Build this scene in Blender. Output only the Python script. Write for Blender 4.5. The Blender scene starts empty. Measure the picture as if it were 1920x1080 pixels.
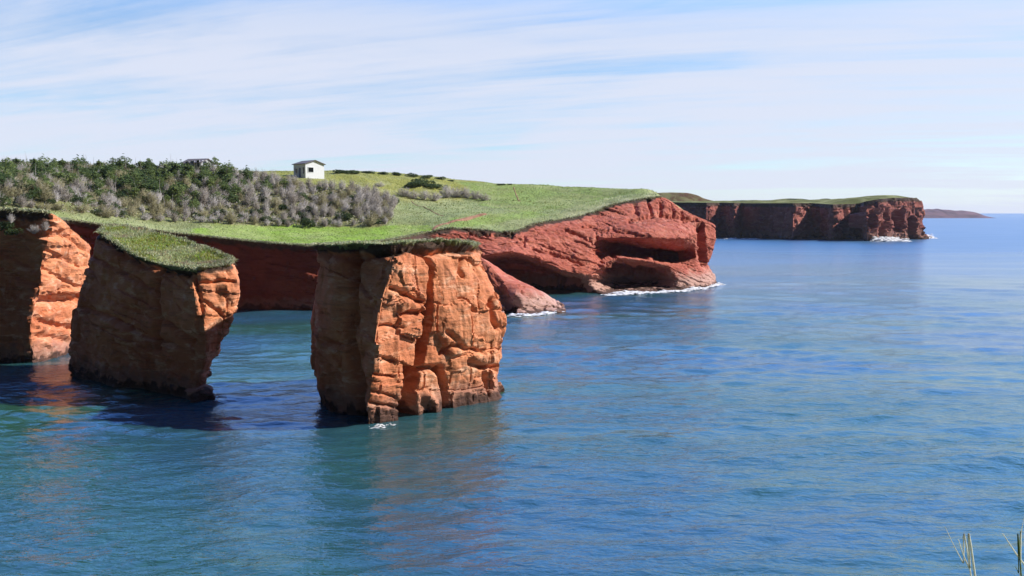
import bpy, bmesh, math, random
import numpy as np
from mathutils import Vector, Matrix
from mathutils.geometry import delaunay_2d_cdt

random.seed(7)
RNG = np.random.default_rng(11)
S = bpy.context.scene
COL = S.collection

# ------------------------------------------------------------------ camera, sky, sun, exposure
F = 1600.0                      # focal length in photo pixels (1920 wide)
CAMZ = 14.0
PITCH = math.atan(140.0 / F)    # sea horizon lies 140 px above the picture's centre
cd = bpy.data.cameras.new('camera')
cam = bpy.data.objects.new('camera', cd)
COL.objects.link(cam)
cam.location = (0, 0, CAMZ)
cam.rotation_euler = (math.pi / 2 - PITCH, 0, 0)
cd.sensor_width = 36.0
cd.lens = 36.0 * F / 1920.0
cd.clip_start = 0.05
cd.clip_end = 150000
S.camera = cam

SUN_EL = math.radians(38)
SUN_ROT = math.radians(79)      # clockwise from +Y: the sun stands to the right
sunvec = Vector((math.sin(SUN_ROT) * math.cos(SUN_EL), math.cos(SUN_ROT) * math.cos(SUN_EL), math.sin(SUN_EL)))
sl = bpy.data.lights.new('sun', 'SUN')
sl.energy = 5.0
sl.angle = math.radians(0.5)
sl.color = (1.0, 0.95, 0.88)
so = bpy.data.objects.new('sun', sl)
COL.objects.link(so)
so.rotation_euler = sunvec.to_track_quat('Z', 'Y').to_euler()

W = bpy.data.worlds.new('World')
S.world = W
W.use_nodes = True
def build_world():
    nt = W.node_tree
    nt.nodes.clear()
    N, L = nt.nodes.new, nt.links.new
    out = N('ShaderNodeOutputWorld'); bg = N('ShaderNodeBackground')
    L(bg.outputs[0], out.inputs[0])
    sky = N('ShaderNodeTexSky'); sky.sky_type = 'NISHITA'; sky.sun_disc = False
    sky.sun_elevation = SUN_EL; sky.sun_rotation = SUN_ROT
    sky.air_density = 1.0; sky.dust_density = 0.2; sky.ozone_density = 3.0
    tc = N('ShaderNodeTexCoord'); sp = N('ShaderNodeSeparateXYZ'); L(tc.outputs['Generated'], sp.inputs[0])
    def m(op, a, b=None, c=None, clamp=False):
        n = N('ShaderNodeMath'); n.operation = op; n.use_clamp = clamp
        for i, v in enumerate((a, b, c)):
            if v is None: continue
            if isinstance(v, (int, float)): n.inputs[i].default_value = v
            else: L(v, n.inputs[i])
        return n.outputs[0]
    def mr(v, a, b, c=0.0, d=1.0):
        n = N('ShaderNodeMapRange'); n.interpolation_type = 'SMOOTHSTEP'
        L(v, n.inputs[0])
        for i, q in enumerate((a, b, c, d)): n.inputs[i + 1].default_value = q
        return n.outputs[0]
    X, Y, Z = sp.outputs
    zz = m('ADD', m('MAXIMUM', Z, 0.0), 0.10)
    px = m('DIVIDE', X, zz); py = m('DIVIDE', Y, zz)
    cv = N('ShaderNodeCombineXYZ')
    # cirrus drawn out along a slightly turned axis
    a = math.radians(-16)
    L(m('ADD', m('MULTIPLY', px, 0.42 * math.cos(a)), m('MULTIPLY', py, 0.42 * math.sin(a))), cv.inputs[0])
    L(m('ADD', m('MULTIPLY', px, -1.15 * math.sin(a)), m('MULTIPLY', py, 1.15 * math.cos(a))), cv.inputs[1])
    n1 = N('ShaderNodeTexNoise'); n1.inputs['Scale'].default_value = 0.55; n1.inputs['Detail'].default_value = 9
    n1.inputs['Roughness'].default_value = 0.58; n1.inputs['Distortion'].default_value = 0.5
    L(cv.outputs[0], n1.inputs['Vector'])
    n2 = N('ShaderNodeTexNoise'); n2.inputs['Scale'].default_value = 1.9; n2.inputs['Detail'].default_value = 8
    n2.inputs['Roughness'].default_value = 0.6; n2.inputs['Distortion'].default_value = 1.0
    L(cv.outputs[0], n2.inputs['Vector'])
    n3 = N('ShaderNodeTexNoise'); n3.inputs['Scale'].default_value = 1.0; n3.inputs['Detail'].default_value = 9
    n3.inputs['Roughness'].default_value = 0.68; n3.inputs['Distortion'].default_value = 0.7
    fv = N('ShaderNodeMapping'); L(cv.outputs[0], fv.inputs[0]); fv.inputs['Scale'].default_value = (0.55, 2.6, 1); fv.inputs['Rotation'].default_value = (0, 0, math.radians(10))
    L(fv.outputs[0], n3.inputs['Vector'])
    mix = m('ADD', m('MULTIPLY', n1.outputs['Fac'], 0.56), m('ADD', m('MULTIPLY', n2.outputs['Fac'], 0.18), m('MULTIPLY', n3.outputs['Fac'], 0.26)))
    lowband = mr(Z, 0.03, 0.13)            # the bank of thin cloud lies low in front
    highfade = mr(Z, 0.16, 0.32, 1.0, 0.0)
    front = mr(Y, -0.1, 0.6)
    dens = m('ADD', mix, m('MULTIPLY', m('MULTIPLY', highfade, front), 0.135))
    cl = mr(dens, 0.47, 0.68)
    cl = m('MULTIPLY', cl, m('ADD', 0.25, m('MULTIPLY', front, 0.75)))
    cl = m('MULTIPLY', cl, m('ADD', 0.35, m('MULTIPLY', highfade, 0.65)))
    cl = m('MAXIMUM', m('MULTIPLY', cl, 0.92), m('MULTIPLY', mr(Z, 0.10, 0.0), m('MULTIPLY', front, 0.70)))
    gain = m('ADD', 0.11, m('MULTIPLY', front, m('ADD', 1.5, m('MULTIPLY', mr(Z, 0.17, 0.45), 3.0))))       # sky dimmed behind the viewer to cut fill, boosted high in front for reflections
    # sky colour scaled to picture values, then clouds over it
    sc = N('ShaderNodeMix'); sc.data_type = 'RGBA'; sc.blend_type = 'MULTIPLY'
    sc.inputs['Factor'].default_value = 1.0
    gv = N('ShaderNodeVectorMath'); gv.operation = 'SCALE'; L(gain, gv.inputs[3])
    hc = N('ShaderNodeMix'); hc.data_type = 'RGBA'; L(mr(Z, 0.16, 0.5), hc.inputs['Factor'])
    hc.inputs[6].default_value = (0.86, 1.02, 1.16, 1); hc.inputs[7].default_value = (0.58, 0.86, 1.40, 1); L(hc.outputs[2], gv.inputs[0])
    L(sky.outputs[0], sc.inputs[6]); L(gv.outputs[0], sc.inputs[7])
    mx = N('ShaderNodeMix'); mx.data_type = 'RGBA'
    L(cl, mx.inputs['Factor']); L(sc.outputs[2], mx.inputs[6])
    mx.inputs[7].default_value = (8.7, 9.2, 10.8, 1)
    L(mx.outputs[2], bg.inputs['Color'])
    bg.inputs['Strength'].default_value = 0.066
build_world()
S.view_settings.view_transform = 'Standard'
S.view_settings.look = 'None'
S.view_settings.exposure = 0.4
S.view_settings.gamma = 1.0

# ------------------------------------------------------------------ picture <-> place
CP, SP = math.cos(PITCH), math.sin(PITCH)
def D3(u, v, Y):
    """point at depth Y on the sight line through photo pixel (u, v)"""
    a = (u - 960) / F; b = -(v - 540) / F
    dy = CP + b * SP; dz = -SP + b * CP
    t = Y / dy
    return np.array((a * t, Y, CAMZ + t * dz))
def Q3(u, Y, z):
    """point at depth Y and height z under photo column u"""
    dep = Y * CP - (z - CAMZ) * SP
    return np.array(((u - 960) / F * dep, Y, z))
def proj(P):
    P = np.asarray(P, float)
    x = P[..., 0]; y = P[..., 1]; z = P[..., 2] - CAMZ
    dep = np.maximum(y * CP - z * SP, 0.01)
    up = y * SP + z * CP
    return 960 + F * x / dep, 540 - F * up / dep
def water(u, v):
    b = -(v - 540) / F
    dy = CP + b * SP; dz = -SP + b * CP
    t = -CAMZ / dz
    return np.array(((u - 960) / F * t, dy * t, 0.0))

# ------------------------------------------------------------------ numeric noise
def _h(i, j, k, s):
    n = (i.astype(np.int64) * 374761393 + j.astype(np.int64) * 668265263 + k.astype(np.int64) * 2147483647 + s * 1274126177) & 0xFFFFFFFF
    n = ((n ^ (n >> 13)) * 1274126177) & 0xFFFFFFFF
    n = ((n ^ (n >> 16)) * 2246822519) & 0xFFFFFFFF
    return ((n ^ (n >> 15)) & 0xFFFFFF) / float(0xFFFFFF)
def vnoise(P, s=0):
    P = np.asarray(P, float)
    I = np.floor(P).astype(np.int64); f = P - I
    f = f * f * f * (f * (f * 6 - 15) + 10)
    i, j, k = I[..., 0], I[..., 1], I[..., 2]
    r = 0
    for a in (0, 1):
        wa = f[..., 0] if a else 1 - f[..., 0]
        for b in (0, 1):
            wb = f[..., 1] if b else 1 - f[..., 1]
            for c in (0, 1):
                wc = f[..., 2] if c else 1 - f[..., 2]
                r = r + wa * wb * wc * _h(i + a, j + b, k + c, s)
    return r * 2 - 1
def fbm(P, o=4, s=0, g=0.5):
    r = 0; a = 1.0; P = np.asarray(P, float)
    for q in range(o):
        r = r + a * vnoise(P, s + q * 17); a *= g; P = P * 2.03 + 3.7
    return r
def voro(P, s=0):
    P = np.asarray(P, float); I = np.floor(P).astype(np.int64)
    f1 = np.full(P.shape[:-1], 9.0); f2 = f1.copy(); cid = np.zeros(P.shape[:-1]); dl = np.zeros(P.shape)
    for a in (-1, 0, 1):
        for b in (-1, 0, 1):
            for c in (-1, 0, 1):
                i, j, k = I[..., 0] + a, I[..., 1] + b, I[..., 2] + c
                dx = i + _h(i, j, k, s) - P[..., 0]; dy = j + _h(i, j, k, s + 1) - P[..., 1]; dz = k + _h(i, j, k, s + 2) - P[..., 2]
                d = np.sqrt(dx * dx + dy * dy + dz * dz)
                idv = _h(i, j, k, s + 3)
                m = d < f1
                f2 = np.where(m, f1, np.minimum(f2, d)); cid = np.where(m, idv, cid); f1 = np.where(m, d, f1)
                dl = np.where(m[..., None], np.stack([dx, dy, dz], -1), dl)
    tl = np.stack([(cid * 7.13) % 1 - .5, (cid * 13.7) % 1 - .5, (cid * 29.3) % 1 - .5], -1)
    return f1, f2, cid, np.sum(tl * dl, -1)
def sstep(x, a, b):
    t = np.clip((x - a) / (b - a), 0, 1)
    return t * t * (3 - 2 * t)

# ------------------------------------------------------------------ mesh helpers
def mesh_np(name, V, faces, mat=None, smooth=True, attrs=None):
    me = bpy.data.meshes.new(name)
    V = np.asarray(V, np.float32)
    if isinstance(faces, np.ndarray):
        k = faces.shape[1]; nf = faces.shape[0]
        me.vertices.add(len(V)); me.vertices.foreach_set('co', V.ravel())
        me.loops.add(nf * k); me.loops.foreach_set('vertex_index', faces.astype(np.int32).ravel())
        me.polygons.add(nf)
        me.polygons.foreach_set('loop_start', np.arange(0, nf * k, k, dtype=np.int32))
        me.polygons.foreach_set('loop_total', np.full(nf, k, np.int32))
        me.update(calc_edges=True)
    else:
        me.from_pydata([tuple(map(float, v)) for v in V], [], faces); me.update()
    me.validate()
    if smooth:
        me.polygons.foreach_set('use_smooth', np.ones(len(me.polygons), bool))
    for an, av in (attrs or {}).items():
        av = np.asarray(av, np.float32)
        if av.ndim == 1:
            at = me.attributes.new(an, 'FLOAT', 'POINT'); at.data.foreach_set('value', av)
        else:
            at = me.attributes.new(an, 'FLOAT_COLOR', 'POINT')
            at.data.foreach_set('color', np.concatenate([av, np.ones((len(av), 1), np.float32)], 1).ravel())
    if mat: me.materials.append(mat)
    return me
def link(name, me, parent=None, kind=None, label=None, cat=None, group=None):
    o = bpy.data.objects.new(name, me); COL.objects.link(o)
    if parent: o.parent = parent
    if kind: o['kind'] = kind
    if label: o['label'] = label
    if cat: o['category'] = cat
    if group: o['group'] = group
    return o

def hermite(pts, ns, tension, closed):
    """pts [n,...,3] -> resampled along axis 0 with ns[i] steps in gap i"""
    pts = np.asarray(pts, float); n = len(pts)
    T = np.zeros_like(pts)
    for i in range(n):
        a = pts[(i - 1) % n] if (closed or i > 0) else pts[0]
        b = pts[(i + 1) % n] if (closed or i < n - 1) else pts[-1]
        T[i] = (b - a) * 0.5 * (1 - tension)
    out = []
    gaps = n if closed else n - 1
    for i in range(gaps):
        p0, p1, t0, t1 = pts[i], pts[(i + 1) % n], T[i], T[(i + 1) % n]
        for q in range(ns[i]):
            s = q / ns[i]
            out.append((2 * s**3 - 3 * s**2 + 1) * p0 + (s**3 - 2 * s**2 + s) * t0 + (-2 * s**3 + 3 * s**2) * p1 + (s**3 - s**2) * t1)
    if not closed: out.append(pts[-1])
    return np.array(out)
def loft(cols, res, closed=False, tc=0.35, tr=0.35, resr=None):
    A = np.array(cols, float)                       # [col, row, 3]
    n = len(A)
    nx = [max(2, int(math.ceil(np.max(np.linalg.norm(A[(i + 1) % n] - A[i], axis=-1)) / res))) for i in range(n if closed else n - 1)]
    G = hermite(A, nx, tc, closed)
    R = A.shape[1]
    nr = [max(1, int(math.ceil(np.max(np.linalg.norm(A[:, j + 1] - A[:, j], axis=-1)) / (resr or res)))) for j in range(R - 1)]
    G = hermite(np.swapaxes(G, 0, 1), nr, tr, False)
    return np.swapaxes(G, 0, 1)
def normals(G, closed):
    if closed: dI = np.roll(G, -1, 0) - np.roll(G, 1, 0)
    else: dI = np.gradient(G, axis=0)
    dJ = np.gradient(G, axis=1)
    n = np.cross(dJ, dI)
    return n / np.maximum(np.linalg.norm(n, axis=-1, keepdims=True), 1e-9)
def grid_faces(I, J, closed):
    f = []
    ii = np.arange(I if closed else I - 1); jj = np.arange(J - 1)
    a, b = np.meshgrid(ii, jj, indexing='ij'); a2 = (a + 1) % I
    return np.stack([a * J + b, a * J + b + 1, a2 * J + b + 1, a2 * J + b], -1).reshape(-1, 4)
def pdist(u, v, pts):
    d = np.full(u.shape, 1e9)
    for (x0, y0), (x1, y1) in zip(pts[:-1], pts[1:]):
        L2 = max((x1 - x0)**2 + (y1 - y0)**2, 1e-6)
        t = np.clip(((u - x0) * (x1 - x0) + (v - y0) * (y1 - y0)) / L2, 0, 1)
        d = np.minimum(d, np.hypot(u - x0 - t * (x1 - x0), v - y0 - t * (y1 - y0)))
    return d
def rockify(G, closed, amp=1.0, cell=2.4, dip=0.28, layer=0.8, strata=0.16, block=0.34, lump=0.45, fine=0.09, strokes=(), crack=1.0, flute=0.0, joint=0.0, jang=0.81, jw=1.0, seed=0, top=0.3, toplen=0.8):
    """turn a smooth loft into weathered bedded sandstone by real displacement"""
    n = normals(G, closed)
    P = G
    w = P[..., 2] + dip * P[..., 0] + 0.35 * fbm(P * 0.22, 3, seed)
    k = w / layer + 0.6 * fbm(np.stack([P[..., 0] * .12, P[..., 1] * .12, w * .3], -1), 2, seed + 5)
    kf = np.floor(k); fr = k - kf
    z0 = np.zeros_like(kf)
    a = _h(kf, z0, z0, 31 + seed); b = _h(kf + 1, z0, z0, 31 + seed)
    lay = a + (b - a) * sstep(fr, 0.82, 1.0) - 0.5
    groove = -np.exp(-((fr - 0.9) / 0.07)**2) * (a > 0.45)
    on = sstep(fbm(P * 0.16 + 9, 2, seed + 3), -0.35, 0.3)
    d = strata * on * (lay * 1.5 + 0.8 * groove)
    q = np.stack([P[..., 0] / cell, P[..., 1] / cell, w / (cell * 0.85)], -1)
    q = q + 0.34 * np.stack([fbm(P * .5, 2, seed + 7), fbm(P * .5, 2, seed + 8), fbm(P * .5, 2, seed + 9)], -1)
    f1, f2, cid, tl1 = voro(q, seed + 40)
    d = d + block * ((cid - 0.5) * 1.1 + 2.6 * tl1) - block * 0.6 * crack * np.exp(-((f2 - f1) / 0.03)**2)
    g1, g2, cid2, tl2 = voro(q * 2.6 + 5.1, seed + 60)
    d = d + block * 0.34 * on * ((cid2 - 0.5) * 0.8 + 2.2 * tl2) - block * 0.2 * np.exp(-((g2 - g1) / 0.05)**2) * on * crack
    d = d + flute * fbm(P * np.array((1.5, 1.5, 0.22)), 3, seed + 33)
    if joint:
        ca, sa = math.cos(jang), math.sin(jang)
        for lv, (sa_, sw_, am) in enumerate(((2.6, 1.9, 1.0), (1.0, 0.62, 0.42))):
            wv = w / (sw_ * jw) + 0.25 * fbm(P * 0.35, 2, seed + 90 + lv)
            kw = np.floor(wv); fw = wv - kw; zz = np.zeros_like(kw)
            for ax, (cx_, cy_) in enumerate(((ca, sa), (-sa, ca))):
                av = (P[..., 0] * cx_ + P[..., 1] * cy_ + 0.45 * fbm(P * 0.3, 2, seed + 95)) / sa_ * (0.6 + 0.8 * _h(kw, zz, zz, 7 + seed + ax)) + 9.3 * _h(kw, zz, zz, 8 + seed + ax)
                ka = np.floor(av); fa = av - ka
                r1 = _h(ka, kw, zz, 70 + seed + ax + lv * 5); r2 = _h(ka, kw, zz, 80 + seed + ax + lv * 5); r3 = _h(ka, kw, zz, 85 + seed + ax + lv * 5)
                face = np.abs(n[..., 0] * cx_ + n[..., 1] * cy_) < 0.75
                edge = np.minimum(np.minimum(fa, 1 - fa) * sa_, np.minimum(fw, 1 - fw) * sw_)
                msk = 1.0 if lv == 0 else sstep(fbm(P * 0.3 + 4, 2, seed + 97), -0.25, 0.25)
                d = d + joint * am * msk * face * ((r1 - .5) + 0.9 * (r2 - .5) * (fa - .5) + 0.9 * (r3 - .5) * (fw - .5) - 0.35 * (edge < 0.07) * (r2 > 0.4))
    d = d + lump * fbm(P / 4.2, 2, seed + 20) + fine * fbm(P / 0.5, 3, seed + 21)
    d = d * amp
    hz = P[:, :1, 2] - P[..., 2]
    d = d * (top + (1 - top) * sstep(hz, 0.0, toplen))
    u, v = proj(P)
    view = np.array((0, 0, CAMZ)) - P
    facing = (np.sum(n * view, -1) > 0)
    for st in strokes:
        pd = pdist(u + st.get('j', 3) * fbm(P * 1.1, 2, 77), v + st.get('j', 3) * fbm(P * 1.1 + 8, 2, 78), st['p'])
        wv = st['w']
        if st.get('hard'): fall = 1 - sstep(pd, wv * 0.62, wv)
        else: fall = np.exp(-(pd / wv)**2)
        d = d - st['d'] * fall * facing
    return G + n * d[..., None], n
def tps_fit(C, lam=0.0):
    C = np.asarray(C, float); n = len(C)
    r2 = np.sum((C[:, None, :2] - C[None, :, :2])**2, -1)
    K = 0.5 * r2 * np.log(r2 + 1e-9) + lam * np.eye(n)
    Pm = np.concatenate([np.ones((n, 1)), C[:, :2]], 1)
    A = np.block([[K, Pm], [Pm.T, np.zeros((3, 3))]])
    sol = np.linalg.lstsq(A, np.concatenate([C[:, 2], np.zeros(3)]), rcond=None)[0]
    def f(XY):
        XY = np.asarray(XY, float).reshape(-1, 2); out = np.empty(len(XY))
        for s in range(0, len(XY), 4000):
            q = XY[s:s + 4000]
            r = np.sum((q[:, None] - C[None, :, :2])**2, -1)
            out[s:s + 4000] = (0.5 * r * np.log(r + 1e-9)) @ sol[:n] + sol[n] + q @ sol[n + 1:]
        return out
    return f
def inside(XY, poly):
    x, y = XY[:, 0], XY[:, 1]; r = np.zeros(len(XY), bool); n = len(poly)
    for i in range(n):
        x0, y0 = poly[i][0], poly[i][1]; x1, y1 = poly[(i + 1) % n][0], poly[(i + 1) % n][1]
        c = ((y0 > y) != (y1 > y))
        with np.errstate(divide='ignore', invalid='ignore'):
            r ^= c & (x < (x1 - x0) * (y - y0) / (y1 - y0 + 1e-12) + x0)
    return r
def cap(B, res, zf, jitter=0.3, fall=2.0):
    """turf over boundary loop B [n,3]: CDT with interior points; height zf, pulled onto the rim"""
    B = np.asarray(B, float)
    lo = B[:, :2].min(0); hi = B[:, :2].max(0)
    gx, gy = np.meshgrid(np.arange(lo[0], hi[0], res), np.arange(lo[1], hi[1], res))
    I = np.stack([gx.ravel(), gy.ravel()], 1) + RNG.uniform(-jitter, jitter, (gx.size, 2)) * res
    I = I[inside(I, B)]
    keep = []
    for s in range(0, len(I), 2000):
        dd = np.sqrt(((I[s:s + 2000, None] - B[None, :, :2])**2).sum(-1)).min(1)
        keep.append(dd > res * 0.5)
    if keep: I = I[np.concatenate(keep)]
    n = len(B)
    vs = [Vector(p) for p in B[:, :2].tolist()] + [Vector(p) for p in I.tolist()]
    ed = [(i, (i + 1) % n) for i in range(n)]
    ov, oe, of, _, _, _ = delaunay_2d_cdt(vs, ed, [], 1, 1e-5)
    XY = np.array([tuple(p) for p in ov])
    z = zf(XY)
    zb = zf(B[:, :2])
    for s in range(0, len(XY), 2000):
        d = np.sqrt(((XY[s:s + 2000, None] - B[None, :, :2])**2).sum(-1))
        k = d.argmin(1); dm = d[np.arange(len(k)), k]
        z[s:s + 2000] += (B[k, 2] - zb[k]) * np.exp(-(dm / fall)**2)
    tri = np.array([t for t in map(list, of) if len(t) == 3])
    V = np.concatenate([XY, z[:, None]], 1)
    a, b, c = V[tri[:, 0]], V[tri[:, 1]], V[tri[:, 2]]
    flip = np.cross(b - a, c - a)[:, 2] < 0
    tri[flip] = tri[flip][:, ::-1]
    return V, tri

# ------------------------------------------------------------------ materials
def nodes(name):
    m = bpy.data.materials.new(name); m.use_nodes = True
    nt = m.node_tree; b = nt.nodes['Principled BSDF']
    return m, nt, b
class NB:
    def __init__(s, nt): s.nt = nt
    def n(s, t): return s.nt.nodes.new(t)
    def l(s, a, b): s.nt.links.new(a, b)
    def put(s, sock, v):
        if isinstance(v, (int, float)): sock.default_value = v
        elif isinstance(v, tuple): sock.default_value = v if len(v) == 4 or len(sock.default_value) == 3 else v + (1,)
        else: s.l(v, sock)
    def math(s, op, a, b=0.0, clamp=False):
        n = s.n('ShaderNodeMath'); n.operation = op; n.use_clamp = clamp
        s.put(n.inputs[0], a); s.put(n.inputs[1], b); return n.outputs[0]
    def noise(s, vec, scale, detail=4, rough=0.55, dist=0.0):
        n = s.n('ShaderNodeTexNoise'); s.l(vec, n.inputs['Vector'])
        n.inputs['Scale'].default_value = scale; n.inputs['Detail'].default_value = detail
        n.inputs['Roughness'].default_value = rough; n.inputs['Distortion'].default_value = dist
        return n.outputs['Fac']
    def rng(s, v, a, b, c=0.0, d=1.0):
        n = s.n('ShaderNodeMapRange'); n.interpolation_type = 'SMOOTHSTEP'; s.put(n.inputs[0], v)
        for i, q in enumerate((a, b, c, d)): n.inputs[i + 1].default_value = q
        return n.outputs[0]
    def mix(s, f, a, b, blend='MIX'):
        n = s.n('ShaderNodeMix'); n.data_type = 'RGBA'; n.blend_type = blend
        s.put(n.inputs['Factor'], f); s.put(n.inputs[6], a); s.put(n.inputs[7], b); return n.outputs[2]
    def mapv(s, vec, scale, rot=(0, 0, 0)):
        n = s.n('ShaderNodeMapping'); s.l(vec, n.inputs[0]); n.inputs['Scale'].default_value = scale; n.inputs['Rotation'].default_value = rot
        return n.outputs[0]
    def pos(s): return s.n('ShaderNodeNewGeometry').outputs['Position']
    def attr(s, name):
        n = s.n('ShaderNodeAttribute'); n.attribute_name = name; return n
    def bump(s, h, strength, dist, prev=None):
        n = s.n('ShaderNodeBump'); n.inputs['Strength'].default_value = strength; n.inputs['Distance'].default_value = dist
        s.l(h, n.inputs['Height'])
        if prev is not None: s.l(prev, n.inputs['Normal'])
        return n.outputs[0]

def rock_mat(name, c1, c2, c3, sc=1.0, wet=(0.075, 0.040, 0.030), bumpk=1.0, foot=(0.24, 0.15, 0.12), pale=None, footk=0.62, footz=2.2):
    m, nt, b = nodes(name); k = NB(nt); p = k.pos()
    dip = k.mapv(p, (0.10 / sc, 0.10 / sc, 1.0 / sc), (0, math.radians(15), 0))
    big = k.noise(p, 0.16 / sc, 3); med = k.noise(p, 0.7 / sc, 5, 0.6); bed = k.noise(dip, 2.2, 6, 0.65, 0.3)
    fine = k.noise(p, 5.0 / sc, 5, 0.65)
    c = k.mix(k.rng(big, 0.35, 0.65), c1, c2)
    c = k.mix(k.math('MULTIPLY', k.rng(med, 0.5, 0.75), 0.6), c, c3)
    c = k.mix(k.rng(bed, 0.53, 0.66, 0, 0.6), c, tuple(x * 0.62 for x in c1))
    c = k.mix(k.rng(bed, 0.44, 0.30, 0, 0.35), c, tuple(min(1, x * 1.25) for x in c2))
    pn = k.noise(k.mapv(p, (0.5 / sc, 0.5 / sc, 1.5 / sc), (0, math.radians(15), 0)), 1.0, 7, 0.7, 0.4)
    if pale: c = k.mix(k.rng(pn, 0.50, 0.68, 0, 0.8), c, pale)
    c = k.mix(k.rng(pn, 0.44, 0.30, 0, 0.5), c, tuple(x * 0.55 for x in c1))
    c = k.mix(k.rng(fine, 0.55, 0.75, 0, 0.35), c, tuple(x * 0.5 for x in c1))
    sx = k.n('ShaderNodeSeparateXYZ'); k.l(p, sx.inputs[0])
    zz = k.math('ADD', sx.outputs[2], k.math('MULTIPLY', k.math('SUBTRACT', med, 0.5), 3.0 * sc))
    c = k.mix(k.rng(zz, footz * sc, footz * 0.41 * sc, 0, footk), c, foot)       # greyish foot
    c = k.mix(k.rng(zz, 0.8 * sc, 0.35 * sc, 0, 0.92), c, wet)                     # tide line
    at = k.attr('soil')
    so_ = k.mix(k.noise(p, 2.5, 4), (0.035, 0.022, 0.016), (0.12, 0.07, 0.045))
    c = k.mix(at.outputs['Fac'], c, so_)
    k.l(c, b.inputs['Base Color'])
    b.inputs['Roughness'].default_value = 0.92
    b.inputs['Specular IOR Level'].default_value = 0.2
    n1 = k.bump(bed, 0.55 * bumpk, 0.30 * sc)
    n2 = k.bump(med, 0.5 * bumpk, 0.35 * sc, n1)
    n3 = k.bump(fine, 0.6 * bumpk, 0.10 * sc, n2)
    k.l(n3, b.inputs['Normal'])
    return m
M_ROCK = rock_mat('orange_sandstone', (0.54, 0.175, 0.078), (0.66, 0.255, 0.120), (0.54, 0.24, 0.15), pale=(0.80, 0.46, 0.29))
M_RED = rock_mat('red_sandstone', (0.40, 0.105, 0.066), (0.48, 0.145, 0.092), (0.34, 0.105, 0.085), foot=(0.50, 0.32, 0.26), pale=(0.56, 0.24, 0.165), footk=0.85, footz=3.6)
M_COVE_SHADE = rock_mat('shade_darkened_sandstone', (0.165, 0.038, 0.022), (0.21, 0.055, 0.032), (0.15, 0.048, 0.035))  # the cove wall's shade is put into this darker rock colour
M_FAR = rock_mat('far_red_sandstone', (0.24, 0.066, 0.052), (0.33, 0.105, 0.078), (0.22, 0.078, 0.07), sc=3.0, pale=(0.44, 0.20, 0.15))

def turf_mat(name):
    m, nt, b = nodes(name); k = NB(nt); p = k.pos()
    at = k.attr('tint')
    n1 = k.noise(p, 0.35, 5, 0.6); n2 = k.noise(p, 3.5, 4, 0.6); n3 = k.noise(p, 1.2, 4, 0.6, 0.6)
    c = k.mix(k.rng(k.noise(p, 0.09, 4, 0.6, 0.8), 0.42, 0.62, 0, 0.5), at.outputs['Color'], (0.42, 0.42, 0.20))
    c = k.mix(k.rng(n1, 0.38, 0.68, 0, 0.5), c, (0.17, 0.19, 0.06)) if True else k.mix(0.0, at.outputs['Color'], (0.17, 0.19, 0.06))
    c = k.mix(k.rng(n2, 0.5, 0.7, 0, 0.35), c, (0.07, 0.10, 0.03))
    c = k.mix(k.rng(n3, 0.55, 0.72, 0, 0.35), c, (0.36, 0.37, 0.20))
    k.l(c, b.inputs['Base Color']); b.inputs['Roughness'].default_value = 1.0; b.inputs['Specular IOR Level'].default_value = 0.05
    k.l(k.bump(n3, 0.8, 0.5, k.bump(n2, 0.7, 0.15)), b.inputs['Normal'])
    return m
M_TURF = turf_mat('turf')
def thin(k, b, frac):
    """light also comes through thin leaves"""
    nt = k.nt; out = nt.nodes['Material Output']; tr = k.n('ShaderNodeBsdfTranslucent'); mx = k.n('ShaderNodeMixShader')
    k.l(b.inputs['Base Color'].links[0].from_socket, tr.inputs['Color']); mx.inputs[0].default_value = frac
    k.l(b.outputs[0], mx.inputs[1]); k.l(tr.outputs[0], mx.inputs[2]); k.l(mx.outputs[0], out.inputs['Surface'])
def blade_mat(name):
    m, nt, b = nodes(name); k = NB(nt)
    k.l(k.attr('tint').outputs['Color'], b.inputs['Base Color'])
    b.inputs['Roughness'].default_value = 0.8; b.inputs['Specular IOR Level'].default_value = 0.15
    thin(k, b, 0.42)
    return m
M_BLADE = blade_mat('grass_blades')
def leaf_mat(name, ca, cb, tr=0.35):
    m, nt, b = nodes(name); k = NB(nt)
    oi = k.n('ShaderNodeObjectInfo'); t = k.attr('shade')
    f = k.math('ADD', k.math('MULTIPLY', oi.outputs['Random'], 0.6), k.math('MULTIPLY', t.outputs['Fac'], 0.4))
    k.l(k.mix(f, ca, cb), b.inputs['Base Color'])
    b.inputs['Roughness'].default_value = 0.85; b.inputs['Specular IOR Level'].default_value = 0.1
    if tr: thin(k, b, tr)
    return m
M_SPRUCE = leaf_mat('spruce_needles', (0.07, 0.12, 0.05), (0.27, 0.33, 0.11))
M_BUSH = leaf_mat('bush_leaves', (0.045, 0.075, 0.03), (0.12, 0.16, 0.065))
M_DEAD = leaf_mat('grey_dead_wood', (0.24, 0.20, 0.16), (0.68, 0.65, 0.63), 0.25)
M_DRY = leaf_mat('dry_olive_twigs', (0.16, 0.145, 0.075), (0.50, 0.46, 0.29), 0.25)
M_BARK = leaf_mat('bark', (0.10, 0.075, 0.055), (0.20, 0.17, 0.14), 0)
def plain(name, c, rough=0.7, var=0.12, sc=3.0, spec=0.3):
    m, nt, b = nodes(name); k = NB(nt)
    n = k.noise(k.pos(), sc, 4)
    k.l(k.mix(k.rng(n, 0.3, 0.7), tuple(x * (1 - var) for x in c), tuple(min(1, x * (1 + var)) for x in c)), b.inputs['Base Color'])
    b.inputs['Roughness'].default_value = rough; b.inputs['Specular IOR Level'].default_value = spec
    return m

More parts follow.
